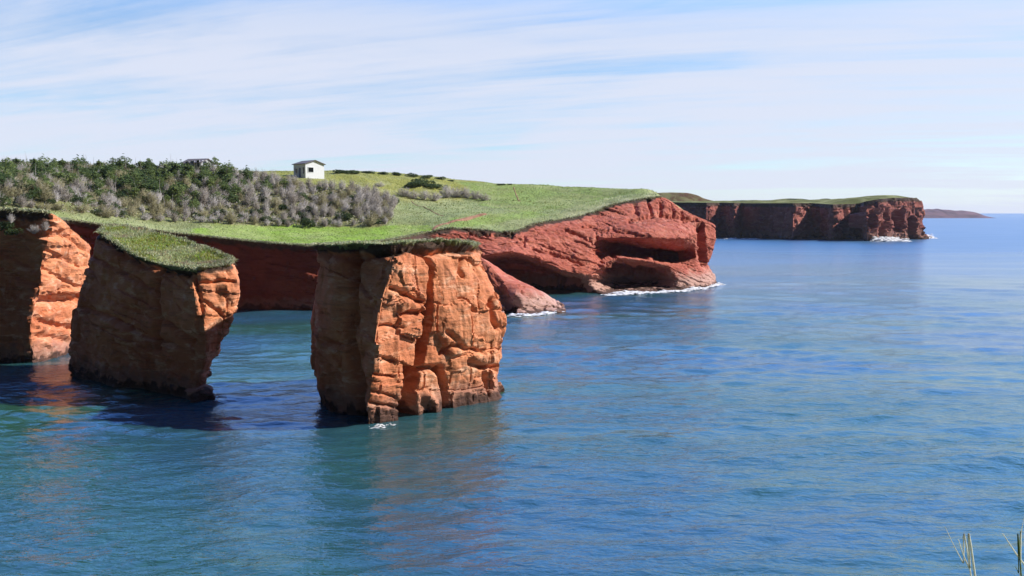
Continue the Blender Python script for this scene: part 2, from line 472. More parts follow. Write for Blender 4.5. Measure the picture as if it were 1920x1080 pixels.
def sea_mat():
    m, nt, b = nodes('sea_water'); k = NB(nt); p = k.pos()
    patch = k.noise(k.mapv(p, (0.02, 0.035, 0.02)), 1.0, 3, 0.5, 0.6)
    c = k.mix(k.rng(patch, 0.4, 0.62), (0.028, 0.100, 0.062), (0.022, 0.076, 0.105))
    sx = k.n('ShaderNodeSeparateXYZ'); k.l(p, sx.inputs[0])
    off = k.math('ADD', k.rng(sx.outputs[1], 60, 260), k.math('MULTIPLY', k.math('SUBTRACT', patch, 0.5), 0.9), True)
    c = k.mix(off, c, (0.034, 0.125, 0.245))      # deeper and bluer offshore
    k.l(c, b.inputs['Base Color'])
    b.inputs['IOR'].default_value = 1.75
    b.inputs['Roughness'].default_value = 0.06
    # waves too small for the mesh: ripples near by, rough glitter farther out
    w2 = k.noise(k.mapv(p, (0.35, 0.95, 1.0), (0, 0, math.radians(-6))), 1.0, 3, 0.55, 0.5)
    w3 = k.noise(k.mapv(p, (1.3, 3.0, 1.0), (0, 0, math.radians(10))), 1.0, 3, 0.6, 0.4)
    calm = k.rng(k.noise(k.mapv(p, (0.014, 0.045, 0.1)), 1.0, 3, 0.5, 1.0), 0.35, 0.65, 0.35, 1.0)
    nearf = k.rng(sx.outputs[1], 60, 320, 1.0, 0.12)
    h = k.math('ADD', k.math('MULTIPLY', w2, 0.24), k.math('MULTIPLY', w3, 0.17))
    h = k.math('MULTIPLY', h, k.math('MULTIPLY', calm, nearf))
    k.l(k.bump(h, 1.0, 0.75), b.inputs['Normal'])
    k.l(k.math('ADD', k.rng(sx.outputs[1], 50, 420, 0.07, 0.30), k.math('MULTIPLY', calm, 0.05)), b.inputs['Roughness'])
    return m
M_SEA = sea_mat()

# ------------------------------------------------------------------ sea
def build_sea():
    """one sheet to the horizon; rows close up towards the viewer so that the near waves are real"""
    ys = np.concatenate([[-60, -25, 0, 12, 20], np.geomspace(26, 30, 6)[:-1]])
    y = 30.0; l = []
    while y < 900:
        l.append(y); y += max(0.16, y * y / (CAMZ * 853) * 0.75)
    ys = np.concatenate([ys, l, np.geomspace(950, 90000, 30)])
    xs = np.linspace(-1, 1, 721)
    Yg, Xg = np.meshgrid(ys, xs, indexing='ij')
    Xg = Xg * (30 + np.maximum(Yg, 0) * 0.78)
    dy = np.gradient(ys)[:, None] * np.ones_like(Xg); dx = np.gradient(Xg, axis=1)
    H = np.zeros_like(Xg); rs = np.random.default_rng(5)
    act = (ys > 10) & (ys < 700)
    P2 = np.stack([Xg * 0.02, Yg * 0.05, 0 * Xg], -1)
    gust = 0.55 + 0.45 * sstep(fbm(P2, 3, 71), -0.5, 0.5)
    NW = 56
    for i in range(NW):
        lam = 0.75 * (9.0 / 0.75)**(i / (NW - 1)) * rs.uniform(.9, 1.1)
        th = rs.normal(math.radians(97), math.radians(24)); kx, ky = math.cos(th), math.sin(th)
        lp = sstep(lam / np.maximum(np.abs(dy) * abs(ky), np.abs(dx) * abs(kx)), 2.6, 5.0)
        slope = 0.205 / math.sqrt(NW) * (1.2 if lam < 3.0 else 0.6)
        ph = (Xg * kx + Yg * ky) * 2 * math.pi / lam + rs.uniform(0, 6.28)
        H += slope * lam / (2 * math.pi) * 1.414 * np.sin(ph) * lp
    H *= gust * act[:, None]
    V = np.stack([Xg, Yg, H], -1).reshape(-1, 3)
    f = grid_faces(len(ys), len(xs), False)[:, ::-1]
    link('sea', mesh_np('sea', V, f, M_SEA), kind='structure', label='rippled blue green sea reaching the horizon', cat='sea')
build_sea()

# ------------------------------------------------------------------ rock builder
def make_rock(name, cols, res, mat, closed, parent=None, soil=0.45, soilcols=None, tc=0.35, tr=0.35, **kw):
    G = loft(cols, res, closed, tc, tr)
    R, n = rockify(G, closed, **kw)
    I, J = R.shape[:2]
    hz = G[:, :1, 2] - G[..., 2]
    sv = 1 - sstep(hz + 0.28 * fbm(R * 0.9, 3, 5), soil * 0.7, soil * 1.3)
    if soilcols is not None:
        sv = sv * soilcols(G)
    me = mesh_np(name, R.reshape(-1, 3), grid_faces(I, J, closed), mat, True, {'soil': sv.ravel()})
    me.set_sharp_from_angle(angle=math.radians(28))
    return me, R, n

GR_SAGE = np.array((0.30, 0.35, 0.155)); GR_BRIGHT = np.array((0.25, 0.40, 0.05)); GR_OLIVE = np.array((0.31, 0.30, 0.065))
GR_DARK = np.array((0.11, 0.15, 0.04)); GR_PALE = np.array((0.54, 0.53, 0.32)); GR_BROWN = np.array((0.16, 0.115, 0.07))

def blades(P, nrm, h, w, tint, lean=0.35, droop=None):
    """one tri-strip blade (two quads tapering to a tip) per root point"""
    n = len(P)
    ang = RNG.uniform(0, 2 * math.pi, n)
    side = np.stack([np.cos(ang), np.sin(ang), np.zeros(n)], 1)
    ld = RNG.normal(0, lean, (n, 3)); ld[:, 2] = 0
    up = np.tile((0, 0, 1.0), (n, 1)) + ld
    if droop is not None: up = up + droop
    up /= np.linalg.norm(up, axis=1, keepdims=True)
    h = np.asarray(h).reshape(-1, 1); w = np.asarray(w).reshape(-1, 1)
    mid = P + up * h * 0.55
    tip = P + up * h + ld * h * 0.5 + np.array((0, 0, -0.10)) * h
    if droop is not None: tip = tip + np.array((0, 0, -0.35)) * h
    V = np.stack([P - side * w, P + side * w, mid + side * w * 0.7, mid - side * w * 0.7, tip], 1).reshape(-1, 3)
    b = np.arange(n)[:, None] * 5
    f1 = np.concatenate([b + 0, b + 1, b + 2], 1); f2 = np.concatenate([b + 0, b + 2, b + 3], 1); f3 = np.concatenate([b + 3, b + 2, b + 4], 1)
    T = np.repeat(tint, 5, 0)
    return V, np.concatenate([f1, f2, f3], 0), T
def join_blades(lst):
    Vs, Fs, Ts = [], [], []; o = 0
    for V, f, t in lst:
        Vs.append(V); Fs.append(f + o); Ts.append(t); o += len(V)
    return np.concatenate(Vs), np.concatenate(Fs), np.concatenate(Ts)
def sample_tris(V, tri, n):
    a, b, c = V[tri[:, 0]], V[tri[:, 1]], V[tri[:, 2]]
    ar = np.linalg.norm(np.cross(b - a, c - a), axis=1)
    k = RNG.choice(len(tri), n, p=ar / ar.sum())
    r1 = np.sqrt(RNG.random(n))[:, None]; r2 = RNG.random(n)[:, None]
    return (1 - r1) * a[k] + r1 * (1 - r2) * b[k] + r1 * r2 * c[k]
def tints(n, *cw):
    cs = np.array([c for c, _ in cw]); w = np.array([x for _, x in cw], float)
    k = RNG.choice(len(cs), n, p=w / w.sum())
    return cs[k] * RNG.uniform(0.7, 1.25, (n, 1))
def ptints(P, mixw, sc=0.45):
    """tints drawn in patches: neighbours tend to share a colour"""
    n = len(P); cs = np.array([c for c, _ in mixw]); w = np.array([x for _, x in mixw], float); cum = np.cumsum(w / w.sum())
    q = P * np.array((1, 1, 0)) * sc
    r = np.clip(0.5 + 0.55 * fbm(q, 3, 19) + RNG.normal(0, 0.16, n), 0, 0.9999)
    return cs[np.searchsorted(cum, r)] * RNG.uniform(0.7, 1.25, (n, 1)) * (1 + 0.25 * fbm(q * 0.5, 2, 23))[:, None]
def rim_blades(B, N, n, h=(0.2, 0.5), w=0.03, pale=0.5):
    k = RNG.integers(0, len(B), n)
    P = B[k] + RNG.normal(0, 0.10, (n, 3)) * (1, 1, 0.3) - N[k] * RNG.uniform(0.0, 0.25, (n, 1))
    out = N[k] * RNG.uniform(0.1, 0.9, (n, 1)); out[:, 2] = -RNG.uniform(-0.3, 1.0, n)
    t = tints(n, (GR_PALE * 1.15, pale + .3), (GR_SAGE, 0.5), (GR_BROWN, 0.2), (GR_DARK, 0.08))
    return blades(P, None, RNG.uniform(*h, n), RNG.uniform(w * .6, w * 1.3, n), t, 0.3, droop=out)

# ------------------------------------------------------------------ the free-standing stack in the middle
ZR = (11.65, 11.1, 10.2, 8.5, 6.0, 3.5, 1.2, 0.0, -1.6)
def col(us, Ds, zr=ZR):
    if not hasattr(Ds, '__len__'): Ds = [Ds] * len(zr)
    return [Q3(u, d, z) for u, d, z in zip(us, Ds, zr)]
def shift(c, dz): return [p + np.array((0, 0, dz if i < 3 else 0)) for i, p in enumerate(c)]
cols = [
    col((588, 594, 598, 594, 586, 590, 596, 602, 604), 60.6),
    col((630, 630, 632, 628, 622, 628, 636, 640, 642), (58.8, 58.9, 58.8, 58.4, 58.2, 58.4, 58.6, 58.8, 58.8)),
    col((668, 668, 668, 664, 660, 668, 674, 680, 680), (58.6, 58.6, 58.4, 58.0, 57.6, 57.6, 57.6, 57.6, 57.6)),
    col((735, 735, 735, 716, 704, 696, 688, 690, 690), (57.6, 57.4, 56.8, 56.0, 55.5, 55.3, 55.3, 55.4, 55.4)),
    col((772, 772, 772, 758, 745, 740, 735, 735, 735), (58.6, 58.2, 57.6, 57.2, 56.9, 56.7, 56.5, 56.5, 56.5)),
    col((806, 806, 806, 804, 796, 788, 780, 780, 780), (60.2, 59.9, 59.6, 59.3, 59.0, 58.6, 58.2, 58.1, 58.1)),
    col((858, 860, 862, 868, 872, 870, 868, 868, 868), (62.4, 62.2, 61.9, 61.5, 61.2, 61.3, 61.2, 61.1, 61.1)),
    col((893, 898, 906, 924, 944, 934, 932, 946, 946), (65.2, 65.0, 64.8, 64.6, 64.4, 64.4, 64.4, 64.2, 64.2)),
    col((890, 893, 898, 912, 925, 922, 915, 925, 925), 69.0),
    col((800, 800, 800, 800, 800, 800, 800, 800, 800), 72.5),
    col((650, 650, 650, 650, 650, 650, 650, 650, 650), 71.0),
    col((602, 606, 608, 606, 602, 606, 610, 614, 614), 66.0),
]
cols = [shift(c, dz) for c, dz in zip(cols, (0.0, 0.1, 0.15, 0.25, 0.35, 0.35, 0.2, -0.15, -0.1, -0.05, -0.2, -0.2))]
strokes = [
    dict(p=[(803, 478), (812, 505), (806, 540), (803, 585), (799, 640), (790, 690), (778, 730), (770, 790)], w=3.2, d=1.5, j=4),
    dict(p=[(800, 600), (793, 660), (778, 710)], w=10, d=1.8, j=3, hard=1),
    dict(p=[(770, 700), (764, 745), (762, 800)], w=17, d=3.0, j=5, hard=1),
    dict(p=[(830, 690), (836, 740), (840, 782)], w=5, d=1.3),
    dict(p=[(780, 692), (815, 690), (832, 705)], w=5, d=0.8),
    dict(p=[(735, 540), (770, 556), (800, 574)], w=4, d=0.5), dict(p=[(760, 589), (800, 584)], w=5, d=0.7),
    dict(p=[(712, 613), (755, 612)], w=2.5, d=0.3), dict(p=[(708, 668), (740, 676)], w=2.5, d=0.3), dict(p=[(705, 700), (738, 706)], w=2.5, d=0.35),
    dict(p=[(840, 622), (870, 655), (905, 660)], w=4, d=0.4), dict(p=[(882, 680), (910, 688), (935, 690)], w=5, d=0.7),
    dict(p=[(925, 560), (930, 600), (938, 618)], w=4, d=0.7), dict(p=[(832, 662), (848, 648), (862, 652)], w=4, d=0.6),
    dict(p=[(662, 470), (666, 560), (655, 640), (672, 720), (676, 790)], w=7, d=1.0),
    dict(p=[(612, 640), (640, 650)], w=5, d=0.5), dict(p=[(690, 730), (740, 745)], w=3, d=0.3), dict(p=[(694, 755), (745, 765)], w=3, d=0.35),
    dict(p=[(800, 745), (812, 760), (816, 790)], w=8, d=-0.5), dict(p=[(865, 470), (868, 520)], w=3, d=0.35), dict(p=[(912, 700), (916, 740)], w=3, d=0.4),
    dict(p=[(765, 462), (800, 470), (850, 472), (893, 468)], w=7, d=0.7, j=6), dict(p=[(590, 475), (660, 482), (750, 470)], w=7, d=0.5, j=6),
]
me, R, N = make_rock('sea_stack', cols, 0.095, M_ROCK, True, soil=0.55, strokes=strokes, seed=3, cell=3.8, block=0.12, lump=0.16, strata=0.04, fine=0.05, crack=0.0, flute=0.07, joint=0.34, jw=1.7)
stack = link('sea_stack', me, label='free standing orange sandstone stack with flat grassy top, between the blue gap and open sea', cat='sea stack')
def flat_tps(B, bump=0.15):
    f = tps_fit(B[::max(1, len(B) // 60)], 0.5)
    return lambda XY: f(XY) + bump * fbm(np.concatenate([np.asarray(XY).reshape(-1, 2) * 0.8, np.zeros((len(np.asarray(XY).reshape(-1, 2)), 1))], 1), 3, 2)
def turf_cap(R, N, parent, res, nbl, nrim, mixw, patch=None, lip=0.22, hgt=(0.15, 0.38), rimh=(0.2, 0.55)):
    B = R[:, 0].copy(); nb = N[:, 0].copy(); nb[:, 2] = 0
    nb /= np.maximum(np.linalg.norm(nb, axis=1, keepdims=True), 1e-6)
    wob = fbm(B * 0.9, 3, 91)[:, None]
    O = B + nb * (lip + 0.20 * wob + 0.16 * fbm(B * 2.6, 2, 92)[:, None])
    # smooth the lip so it stays a simple loop
    for _ in range(2): O = (np.roll(O, 1, 0) + O * 2 + np.roll(O, -1, 0)) / 4
    O[:, 2] = B[:, 2] + 0.12 + 0.08 * wob[:, 0]
    V, tri = cap(O, res, flat_tps(O), fall=0.8)
    # a skirt under the lip gives the sod its thickness
    n0 = len(V); n = len(O)
    low = O - nb * 0.12; low[:, 2] -= 0.14 + 0.20 * np.abs(fbm(B * 2.1, 2, 14))
    back = B - nb * 0.35; back[:, 2] -= 0.3
    V2 = np.concatenate([V, O, low, back]); i = np.arange(n); j = (i + 1) % n
    sk = np.concatenate([np.stack([n0 + i, n0 + n + i, n0 + n + j], 1), np.stack([n0 + i, n0 + n + j, n0 + j], 1),
                         np.stack([n0 + n + i, n0 + 2 * n + i, n0 + 2 * n + j], 1), np.stack([n0 + n + i, n0 + 2 * n + j, n0 + n + j], 1)])
    T = np.tile(GR_SAGE * 0.9, (len(V2), 1)) * (1 + 0.25 * fbm(V2 * 0.7, 3, 8)[:, None])
    T[n0 + n:] = GR_BROWN * 0.5
    tm = mesh_np('turf', V2, np.concatenate([tri, sk]), M_TURF, True, {'tint': np.clip(T, 0.01, 1)})
    link('turf', tm, parent)
    P = sample_tris(V, tri, nbl)
    bl = [blades(P, None, RNG.uniform(*hgt, nbl), RNG.uniform(0.018, 0.04, nbl), ptints(P, mixw), 0.35), rim_blades(O, nb, nrim, rimh)]
    Vb, Fb, Tb = join_blades(bl)
    link('grass', mesh_np('grass', Vb, Fb, M_BLADE, False, {'tint': Tb}), parent, kind='stuff')
turf_cap(R, N, stack, 0.35, 9000, 2600, ((GR_PALE * 1.2, .5), (GR_SAGE, .35), (GR_PALE, .3), (GR_BRIGHT, .3), (GR_BROWN * 1.8, .1)), lip=0.08, hgt=(0.07, 0.17), rimh=(0.12, 0.34))

# ------------------------------------------------------------------ the fin on the left
FR = (1.0, 0.955, 0.88, 0.72, 0.55, 0.38, 0.18, 0.0, -0.14)
def fcol(u0, v0, D0, us, Ds):
    top = D3(u0, v0, D0); out = [top]
    for f, u, d in zip(FR[1:], us, Ds): out.append(Q3(u, d, top[2] * f))
    return out
cols = [
    fcol(192, 436, 74.0, (182, 172, 160, 150, 138, 133, 138, 140), (73.5,) * 8),
    fcol(235, 466, 69.6, (232, 228, 222, 215, 210, 205, 203, 203), (69.4, 69.2, 69, 68.7, 68.5, 68.4, 68.4, 68.4)),
    fcol(290, 494, 66.6, (290, 290, 290, 288, 286, 284, 282, 282), (66.4, 66.2, 66.0, 65.8, 65.7, 65.8, 65.9, 66)),
    fcol(360, 504, 63.6, (360, 361, 366, 376, 378, 368, 356, 352), (63.4, 63.2, 62.8, 62.6, 62.9, 63.4, 63.5, 63.5)),
    fcol(400, 502, 64.2, (402, 404, 408, 410, 404, 388, 374, 372), (64.1, 64, 63.9, 63.8, 64, 64.3, 64.3, 64.3)),
    fcol(430, 496, 65.2, (438, 446, 444, 437, 418, 394, 383, 383), (65.2, 65.1, 65, 65, 65.2, 65.5, 65.5, 65.5)),
    fcol(425, 482, 68.6, (426, 430, 428, 420, 408, 388, 378, 378), (68.6,) * 8),
    fcol(350, 455, 73.0, (350, 350, 350, 350, 345, 340, 340, 340), (73.2,) * 8),
    fcol(262, 432, 77.0, (262, 262, 262, 262, 262, 262, 262, 262), (77.5,) * 8),
    fcol(210, 424, 78.2, (208, 205, 200, 195, 190, 190, 190, 190), (79,) * 8),
]
strokes = [
    dict(p=[(292, 480), (294, 560), (292, 655)], w=4, d=0.8), dict(p=[(362, 505), (380, 590)], w=4, d=0.3),
    dict(p=[(150, 575), (200, 590), (260, 625), (330, 650)], w=5, d=0.4), dict(p=[(300, 600), (360, 640)], w=5, d=0.4),
    dict(p=[(165, 480), (210, 500), (280, 540)], w=5, d=0.3), dict(p=[(372, 560), (415, 590)], w=3, d=0.25), dict(p=[(365, 530), (440, 528)], w=3, d=0.3),
    dict(p=[(195, 450), (250, 492), (320, 510), (360, 512)], w=6, d=0.5, j=5),
]
me, R, N = make_rock('sea_stack', cols, 0.11, M_ROCK, True, soil=0.4, strokes=strokes, seed=23, cell=4.2, block=0.08, lump=0.18, strata=0.24, layer=0.6, crack=0.0, joint=0.22, jang=-0.45)
fin = link('sea_stack', me, label='dark shaded rock fin with undercut right end and grassy ridge, left of the gap', cat='sea stack')
turf_cap(R, N, fin, 0.4, 9000, 3500, ((GR_BROWN * 2.2, .2), (GR_PALE, .45), (GR_SAGE, .35), (GR_OLIVE, .45), (GR_BRIGHT, .3), (GR_OLIVE, .2)), lip=0.2, hgt=(0.10, 0.28), rimh=(0.15, 0.42))

# ------------------------------------------------------------------ mainland: left cliff, cove wall, middle headland as one coast
def rows7(top, us, Ds, fr=(1, .95, .86, .7, .5, .28, 0.0, -.16)):
    out = [np.array(top)]
    for f, u, d in zip(fr[1:], us, Ds): out.append(Q3(u, d, out[0][2] * f))
    return out
def same(u, v, D, lean=0.0):
    t = D3(u, v, D); return rows7(t, [u] * 7, [D - lean * k / 6 for k in range(7)])
coast1 = [
    same(-560, 390, 93), same(-330, 391, 88, 1), same(-180, 391, 84.5, 1), same(-60, 392, 82, 1), same(30, 395, 80.2, 1),
    rows7(D3(98, 401, 79.5), (96, 90, 80, 74, 60, 62, 64), (79.4, 79.2, 79, 79, 78.6, 79.2, 79.2)),
    rows7(D3(132, 428, 83), (130, 128, 122, 112, 108, 112, 116), (83,) * 7),
    rows7(D3(166, 458, 88), (169, 168, 164, 160, 156, 154, 154), (88,) * 7),
    rows7(D3(122, 452, 98), (122, 122, 122, 122, 122, 122, 122), (98,) * 7),
    rows7(D3(104, 412, 112), (108,) * 7, (112,) * 7),
    same(125, 412, 124, -1), same(200, 423, 125.5, -1), same(300, 434, 125, -1), same(400, 445, 124, -1), same(500, 455, 123, -1), same(590, 461, 122.5, -1),
    same(650, 458, 126), same(730, 450, 137),
    None,
]
coast1[-1] = [D3(793, 437, 147.5), D3(800, 442, 147), D3(830, 452, 146.5), D3(835, 470, 146.5), D3(836, 490, 147), D3(838, 510, 148), water(840, 551), water(840, 551) - np.array((0, 0, 1.6))]
strokes = [
    dict(p=[(75, 565), (130, 560), (150, 556)], w=11, d=1.0, hard=1, j=4), dict(p=[(85, 470), (150, 500)], w=3, d=0.3), dict(p=[(80, 500), (120, 530), (160, 540)], w=3, d=0.35),
    dict(p=[(70, 600), (140, 618)], w=5, d=0.5), dict(p=[(70, 628), (130, 640)], w=5, d=0.5), dict(p=[(0, 505), (40, 520), (75, 540)], w=4, d=0.4),
    dict(p=[(90, 420), (130, 450), (160, 470)], w=4, d=0.25),
]
def c_soil(G):
    u, v = proj(G); return np.where((u > 92) & (u < 180) & (G[..., 1] < 95), 0.0, 1.0)
me, Ra, Na = make_rock('cliff', coast1[:10], 0.22, M_ROCK, False, soil=0.8, soilcols=c_soil, strokes=strokes, seed=51, cell=3.4, block=0.10, lump=0.22, strata=0.30, crack=0.0, joint=0.30, jang=1.5)
link('cliff', me, kind='structure', label='left cliff with a shaded front and one sunlit orange side', cat='cliff')
me, Rb, Nb = make_rock('cliff', coast1[9:], 0.25, M_COVE_SHADE, False, soil=0.8, seed=52, cell=3.4, block=0.10, lump=0.22, strata=0.30, crack=0.0, joint=0.28, jang=0.0)
link('cliff', me, kind='structure', label='red cove wall darkened for shade, seen between the two stacks', cat='cliff')
rim1 = np.concatenate([Ra[:, 0], Rb[1:, 0]]); nrm1 = np.concatenate([Na[:, 0], Nb[1:, 0]])

def d3(*r): return [D3(*p) if len(p) == 3 else water(*p) for p in r]
def hcol(*r):
    c = d3(*r); b = c[-1].copy(); b[2] = -1.6; return c + [b]
coast2 = [
    hcol((793, 437, 147.5), (800, 442, 147), (830, 452, 146.5), (835, 470, 146.5), (836, 490, 147), (838, 510, 148), (840, 551)),
    hcol((845, 428, 149.5), (855, 438, 148), (865, 450, 147), (873, 465, 146), (878, 480, 145.5), (880, 505, 153), (882, 546)),
    hcol((890, 430, 151), (892, 443, 149), (897, 455, 147), (903, 468, 145), (906, 481, 143.8), (908, 500, 155), (908, 544.5)),
    hcol((958, 434, 153), (958, 446, 150), (960, 456, 148), (961, 465, 146), (962, 473, 144.2), (965, 494, 157), (965, 544)),
    hcol((1004, 419, 158), (1004, 438, 154), (1004, 455, 151), (1004, 470, 148), (1004, 485, 146), (1006, 503, 158), (1008, 544)),
    hcol((1070, 409, 164), (1065, 430, 158), (1060, 455, 154), (1058, 480, 150), (1052, 506, 147), (1056, 523, 156), (1056, 546)),
    hcol((1120, 395, 169), (1118, 420, 163), (1118, 446, 157), (1112, 475, 153.5), (1104, 514, 150), (1108, 530, 151.5), (1118, 550)),
    hcol((1150, 383, 172), (1155, 415, 165), (1150, 446, 158), (1158, 474, 168), (1160, 484, 154), (1158, 528, 165), (1143, 552)),
    hcol((1212, 372, 176), (1214, 410, 167), (1225, 446, 158.5), (1222, 484, 174), (1225, 492, 156), (1225, 527, 166), (1222, 548)),
    hcol((1246, 370, 178.5), (1265, 413, 170), (1280, 447, 161.5), (1278, 488, 175), (1262, 497, 160), (1268, 522, 156.5), (1278, 545)),
    hcol((1276, 390, 178), (1298, 423, 171), (1304, 440, 167.5), (1305, 478, 168), (1308, 498, 164), (1322, 520, 162), (1330, 539)),
    hcol((1318, 410, 177), (1336, 424, 176), (1340, 448, 176), (1332, 478, 175.5), (1326, 496, 172), (1338, 520, 169), (1343, 532)),
    hcol((1330, 419, 183), (1338, 426, 183), (1340, 448, 183), (1332, 478, 182), (1326, 496, 180), (1334, 512, 178), (1338, 524)),
    hcol((1305, 424, 200), (1305, 434, 200), (1305, 448, 200), (1300, 470, 199), (1300, 480, 198), (1300, 500, 197), (1300, 510)),
    hcol((1240, 424, 235), (1240, 427, 235), (1240, 430, 235), (1240, 450, 234), (1240, 470, 234), (1240, 480, 234), (1240, 493)),
]
strokes = [
    dict(p=[(1314, 424), (1316, 455), (1320, 490)], w=9, d=4.5, hard=1, j=2),
    dict(p=[(1128, 460), (1170, 470), (1230, 478), (1276, 482)], w=11, d=1.2, hard=1, j=2),
    dict(p=[(1150, 505), (1190, 512), (1218, 512)], w=13, d=2.0, hard=1, j=2),
    dict(p=[(1180, 415), (1230, 402), (1270, 405), (1305, 412)], w=3, d=0.7), dict(p=[(1090, 425), (1150, 432), (1215, 445)], w=2.5, d=0.6),
    dict(p=[(1060, 430), (1100, 445), (1125, 462)], w=2.5, d=0.6), dict(p=[(985, 440), (983, 460)], w=2, d=0.6), dict(p=[(1000, 465), (1050, 478), (1090, 495)], w=3, d=0.6),
    dict(p=[(1120, 445), (1122, 470), (1140, 490)], w=4, d=0.8), dict(p=[(1215, 375), (1222, 398)], w=3, d=0.8), dict(p=[(1237, 380), (1242, 402)], w=3, d=0.8), dict(p=[(1258, 385), (1264, 405)], w=3, d=0.7),
    dict(p=[(1278, 398), (1284, 412)], w=3, d=0.8), dict(p=[(1190, 385), (1195, 400)], w=3, d=0.6),
    dict(p=[(920, 515), (1000, 525), (1080, 535)], w=16, d=4.0, hard=1, j=3), dict(p=[(880, 440), (920, 440), (962, 440)], w=3, d=0.9, j=3),
]
def h_soil(G):
    u, v = proj(G); return np.where(u < 1230, 1.0, 0.0)
me, R2, N2 = make_rock('headland', coast2, 0.24, M_RED, False, soil=0.55, soilcols=h_soil, strokes=strokes, seed=71, cell=4.2, block=0.07, lump=0.12, strata=0.34, crack=0.2, joint=0.13, jang=0.5, layer=0.62, dip=0.38, tc=0.45, tr=0.6, top=0.5)
link('headland', me, kind='structure', label='sunlit red headland of sloping bedded slabs over dark hollows, right of the middle stack', cat='headland')

rim2 = R2[:, 0]
backs = np.array([Q3(1140, 300, 6), Q3(900, 330, 11), Q3(500, 330, 12), Q3(0, 300, 13), Q3(-500, 260, 14), Q3(-1000, 170, 14), (-170, 130, 14.3)])
LB = np.concatenate([rim1, rim2[1:], backs])
ctrl = [D3(*p) for p in [
    (0, 386, 96), (-200, 384, 90), (-400, 384, 90), (120, 398, 112), (250, 412, 137), (400, 419, 143), (500, 422, 147), (600, 426, 150), (700, 425, 152), (760, 428, 152),
    (0, 326, 165), (150, 328, 168), (300, 333, 170), (430, 334, 178), (470, 327, 188), (530, 331, 186), (-300, 328, 165), (-600, 330, 150),
    (580, 333, 186), (620, 334, 190), (700, 328, 200), (650, 358, 172), (600, 380, 164), (500, 370, 162), (400, 372, 160), (200, 368, 148), (0, 358, 128), (100, 375, 128),
    (800, 335, 205), (900, 344, 210), (1000, 350, 208), (1100, 354, 203), (1180, 356, 198), (1225, 359, 190),
    (740, 380, 176), (800, 390, 170), (850, 410, 157), (900, 405, 162), (960, 402, 166), (1000, 395, 172), (1050, 390, 176), (1100, 378, 184), (1150, 368, 188),
    (1242, 388, 200), (1262, 396, 195), (1285, 408, 190), (1305, 418, 186), (1255, 400, 212), (820, 360, 192), (900, 372, 190), (1000, 372, 192)]]
ctrl += [Q3(u, 250, z) for u, z in ((-200, 21), (200, 22), (500, 22), (700, 23), (900, 20), (1050, 18), (1180, 15))]
ctrl += [Q3(u, 215, z) for u, z in ((0, 24.5), (300, 24.5), (500, 24.3))]
ctrl = np.concatenate([np.array(ctrl), LB[::9]])
land_z0 = tps_fit(ctrl, 0.3)
def land_z(XY):
    XY = np.asarray(XY, float).reshape(-1, 2)
    P = np.concatenate([XY, np.zeros((len(XY), 1))], 1)
    return land_z0(XY) + 0.22 * fbm(P * 0.22, 3, 3) + 0.06 * fbm(P * 0.9, 2, 4)
V, tri = cap(LB, 1.1, land_z, fall=2.2)
LV, LT = V, tri
u, v = proj(V); UV = np.stack([u, v], 1)
T = np.tile(GR_SAGE, (len(V), 1)).astype(float)
nz = fbm(V * 0.08, 3, 44)
def paint(poly, c, soft=0.9):
    global T
    j = np.stack([6 * fbm(V * .35, 2, 61), 2.5 * fbm(V * .35, 2, 62)], 1)
    m = inside(UV + j, poly)
    T[m] = T[m] * (1 - soft) + np.array(c) * soft
paint([(440, 318), (700, 318), (1000, 340), (960, 372), (760, 378), (640, 352), (440, 345)], GR_OLIVE)
paint([(860, 340), (1240, 352), (1100, 385), (980, 400), (900, 385)], GR_SAGE * 0.5 + GR_BRIGHT * 0.45)
paint([(360, 418), (820, 424), (815, 440), (640, 462), (580, 470), (360, 452)], GR_BRIGHT)
paint([(850, 408), (1000, 396), (1040, 402), (900, 424), (840, 428)], GR_SAGE * 0.45 + GR_BRIGHT * 0.55)
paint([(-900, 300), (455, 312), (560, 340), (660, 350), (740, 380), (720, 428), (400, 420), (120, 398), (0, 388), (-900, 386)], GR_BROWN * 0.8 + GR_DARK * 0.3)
paint([(120, 396), (400, 416), (400, 430), (120, 408)], GR_SAGE * 0.7 + GR_BROWN * 0.3)
paint([(1060, 400), (1230, 360), (1225, 376), (1070, 408)], GR_PALE)
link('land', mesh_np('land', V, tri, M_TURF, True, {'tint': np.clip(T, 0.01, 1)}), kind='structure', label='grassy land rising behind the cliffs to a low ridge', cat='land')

# grass over the mainland, thick along the rims
def ground(XY):
    """land height incl. the pull onto the rim"""
    XY = np.asarray(XY, float).reshape(-1, 2)
    z = land_z(XY); zb = land_z(LB[:, :2])
    d = np.sqrt(((XY[:, None] - LB[None, :, :2])**2).sum(-1)); k = d.argmin(1); dm = d[np.arange(len(k)), k]
    return z + (LB[k, 2] - zb[k]) * np.exp(-(dm / 2.2)**2)
P = sample_tris(V, tri, 150000)
pu, pv = proj(P)
P = P[(pu > -40) & (pu < 1232) & (P[:, 1] < 225)]
pu, pv = proj(P); n = len(P)
near = np.zeros(n, int)
Tb = ptints(P, ((GR_PALE, .22), (GR_SAGE, .45), (GR_SAGE * .5 + GR_BRIGHT * .4, .35), (GR_OLIVE, .2), (GR_DARK, .12)), 0.16)
br = inside(np.stack([pu, pv], 1), [(360, 420), (820, 424), (815, 440), (640, 455), (580, 462), (360, 446)])
Tb[br] = ptints(P[br], ((GR_OLIVE, .3), (GR_BRIGHT, .7), (GR_BRIGHT * .8, .3), (GR_SAGE, .25)), 0.12)
ol = inside(np.stack([pu, pv], 1), [(440, 318), (700, 318), (1000, 340), (960, 372), (760, 378), (640, 352), (440, 345)])
Tb[ol] = tints(int(ol.sum()), (GR_OLIVE, .7), (GR_BRIGHT, .25), (GR_SAGE, .2))
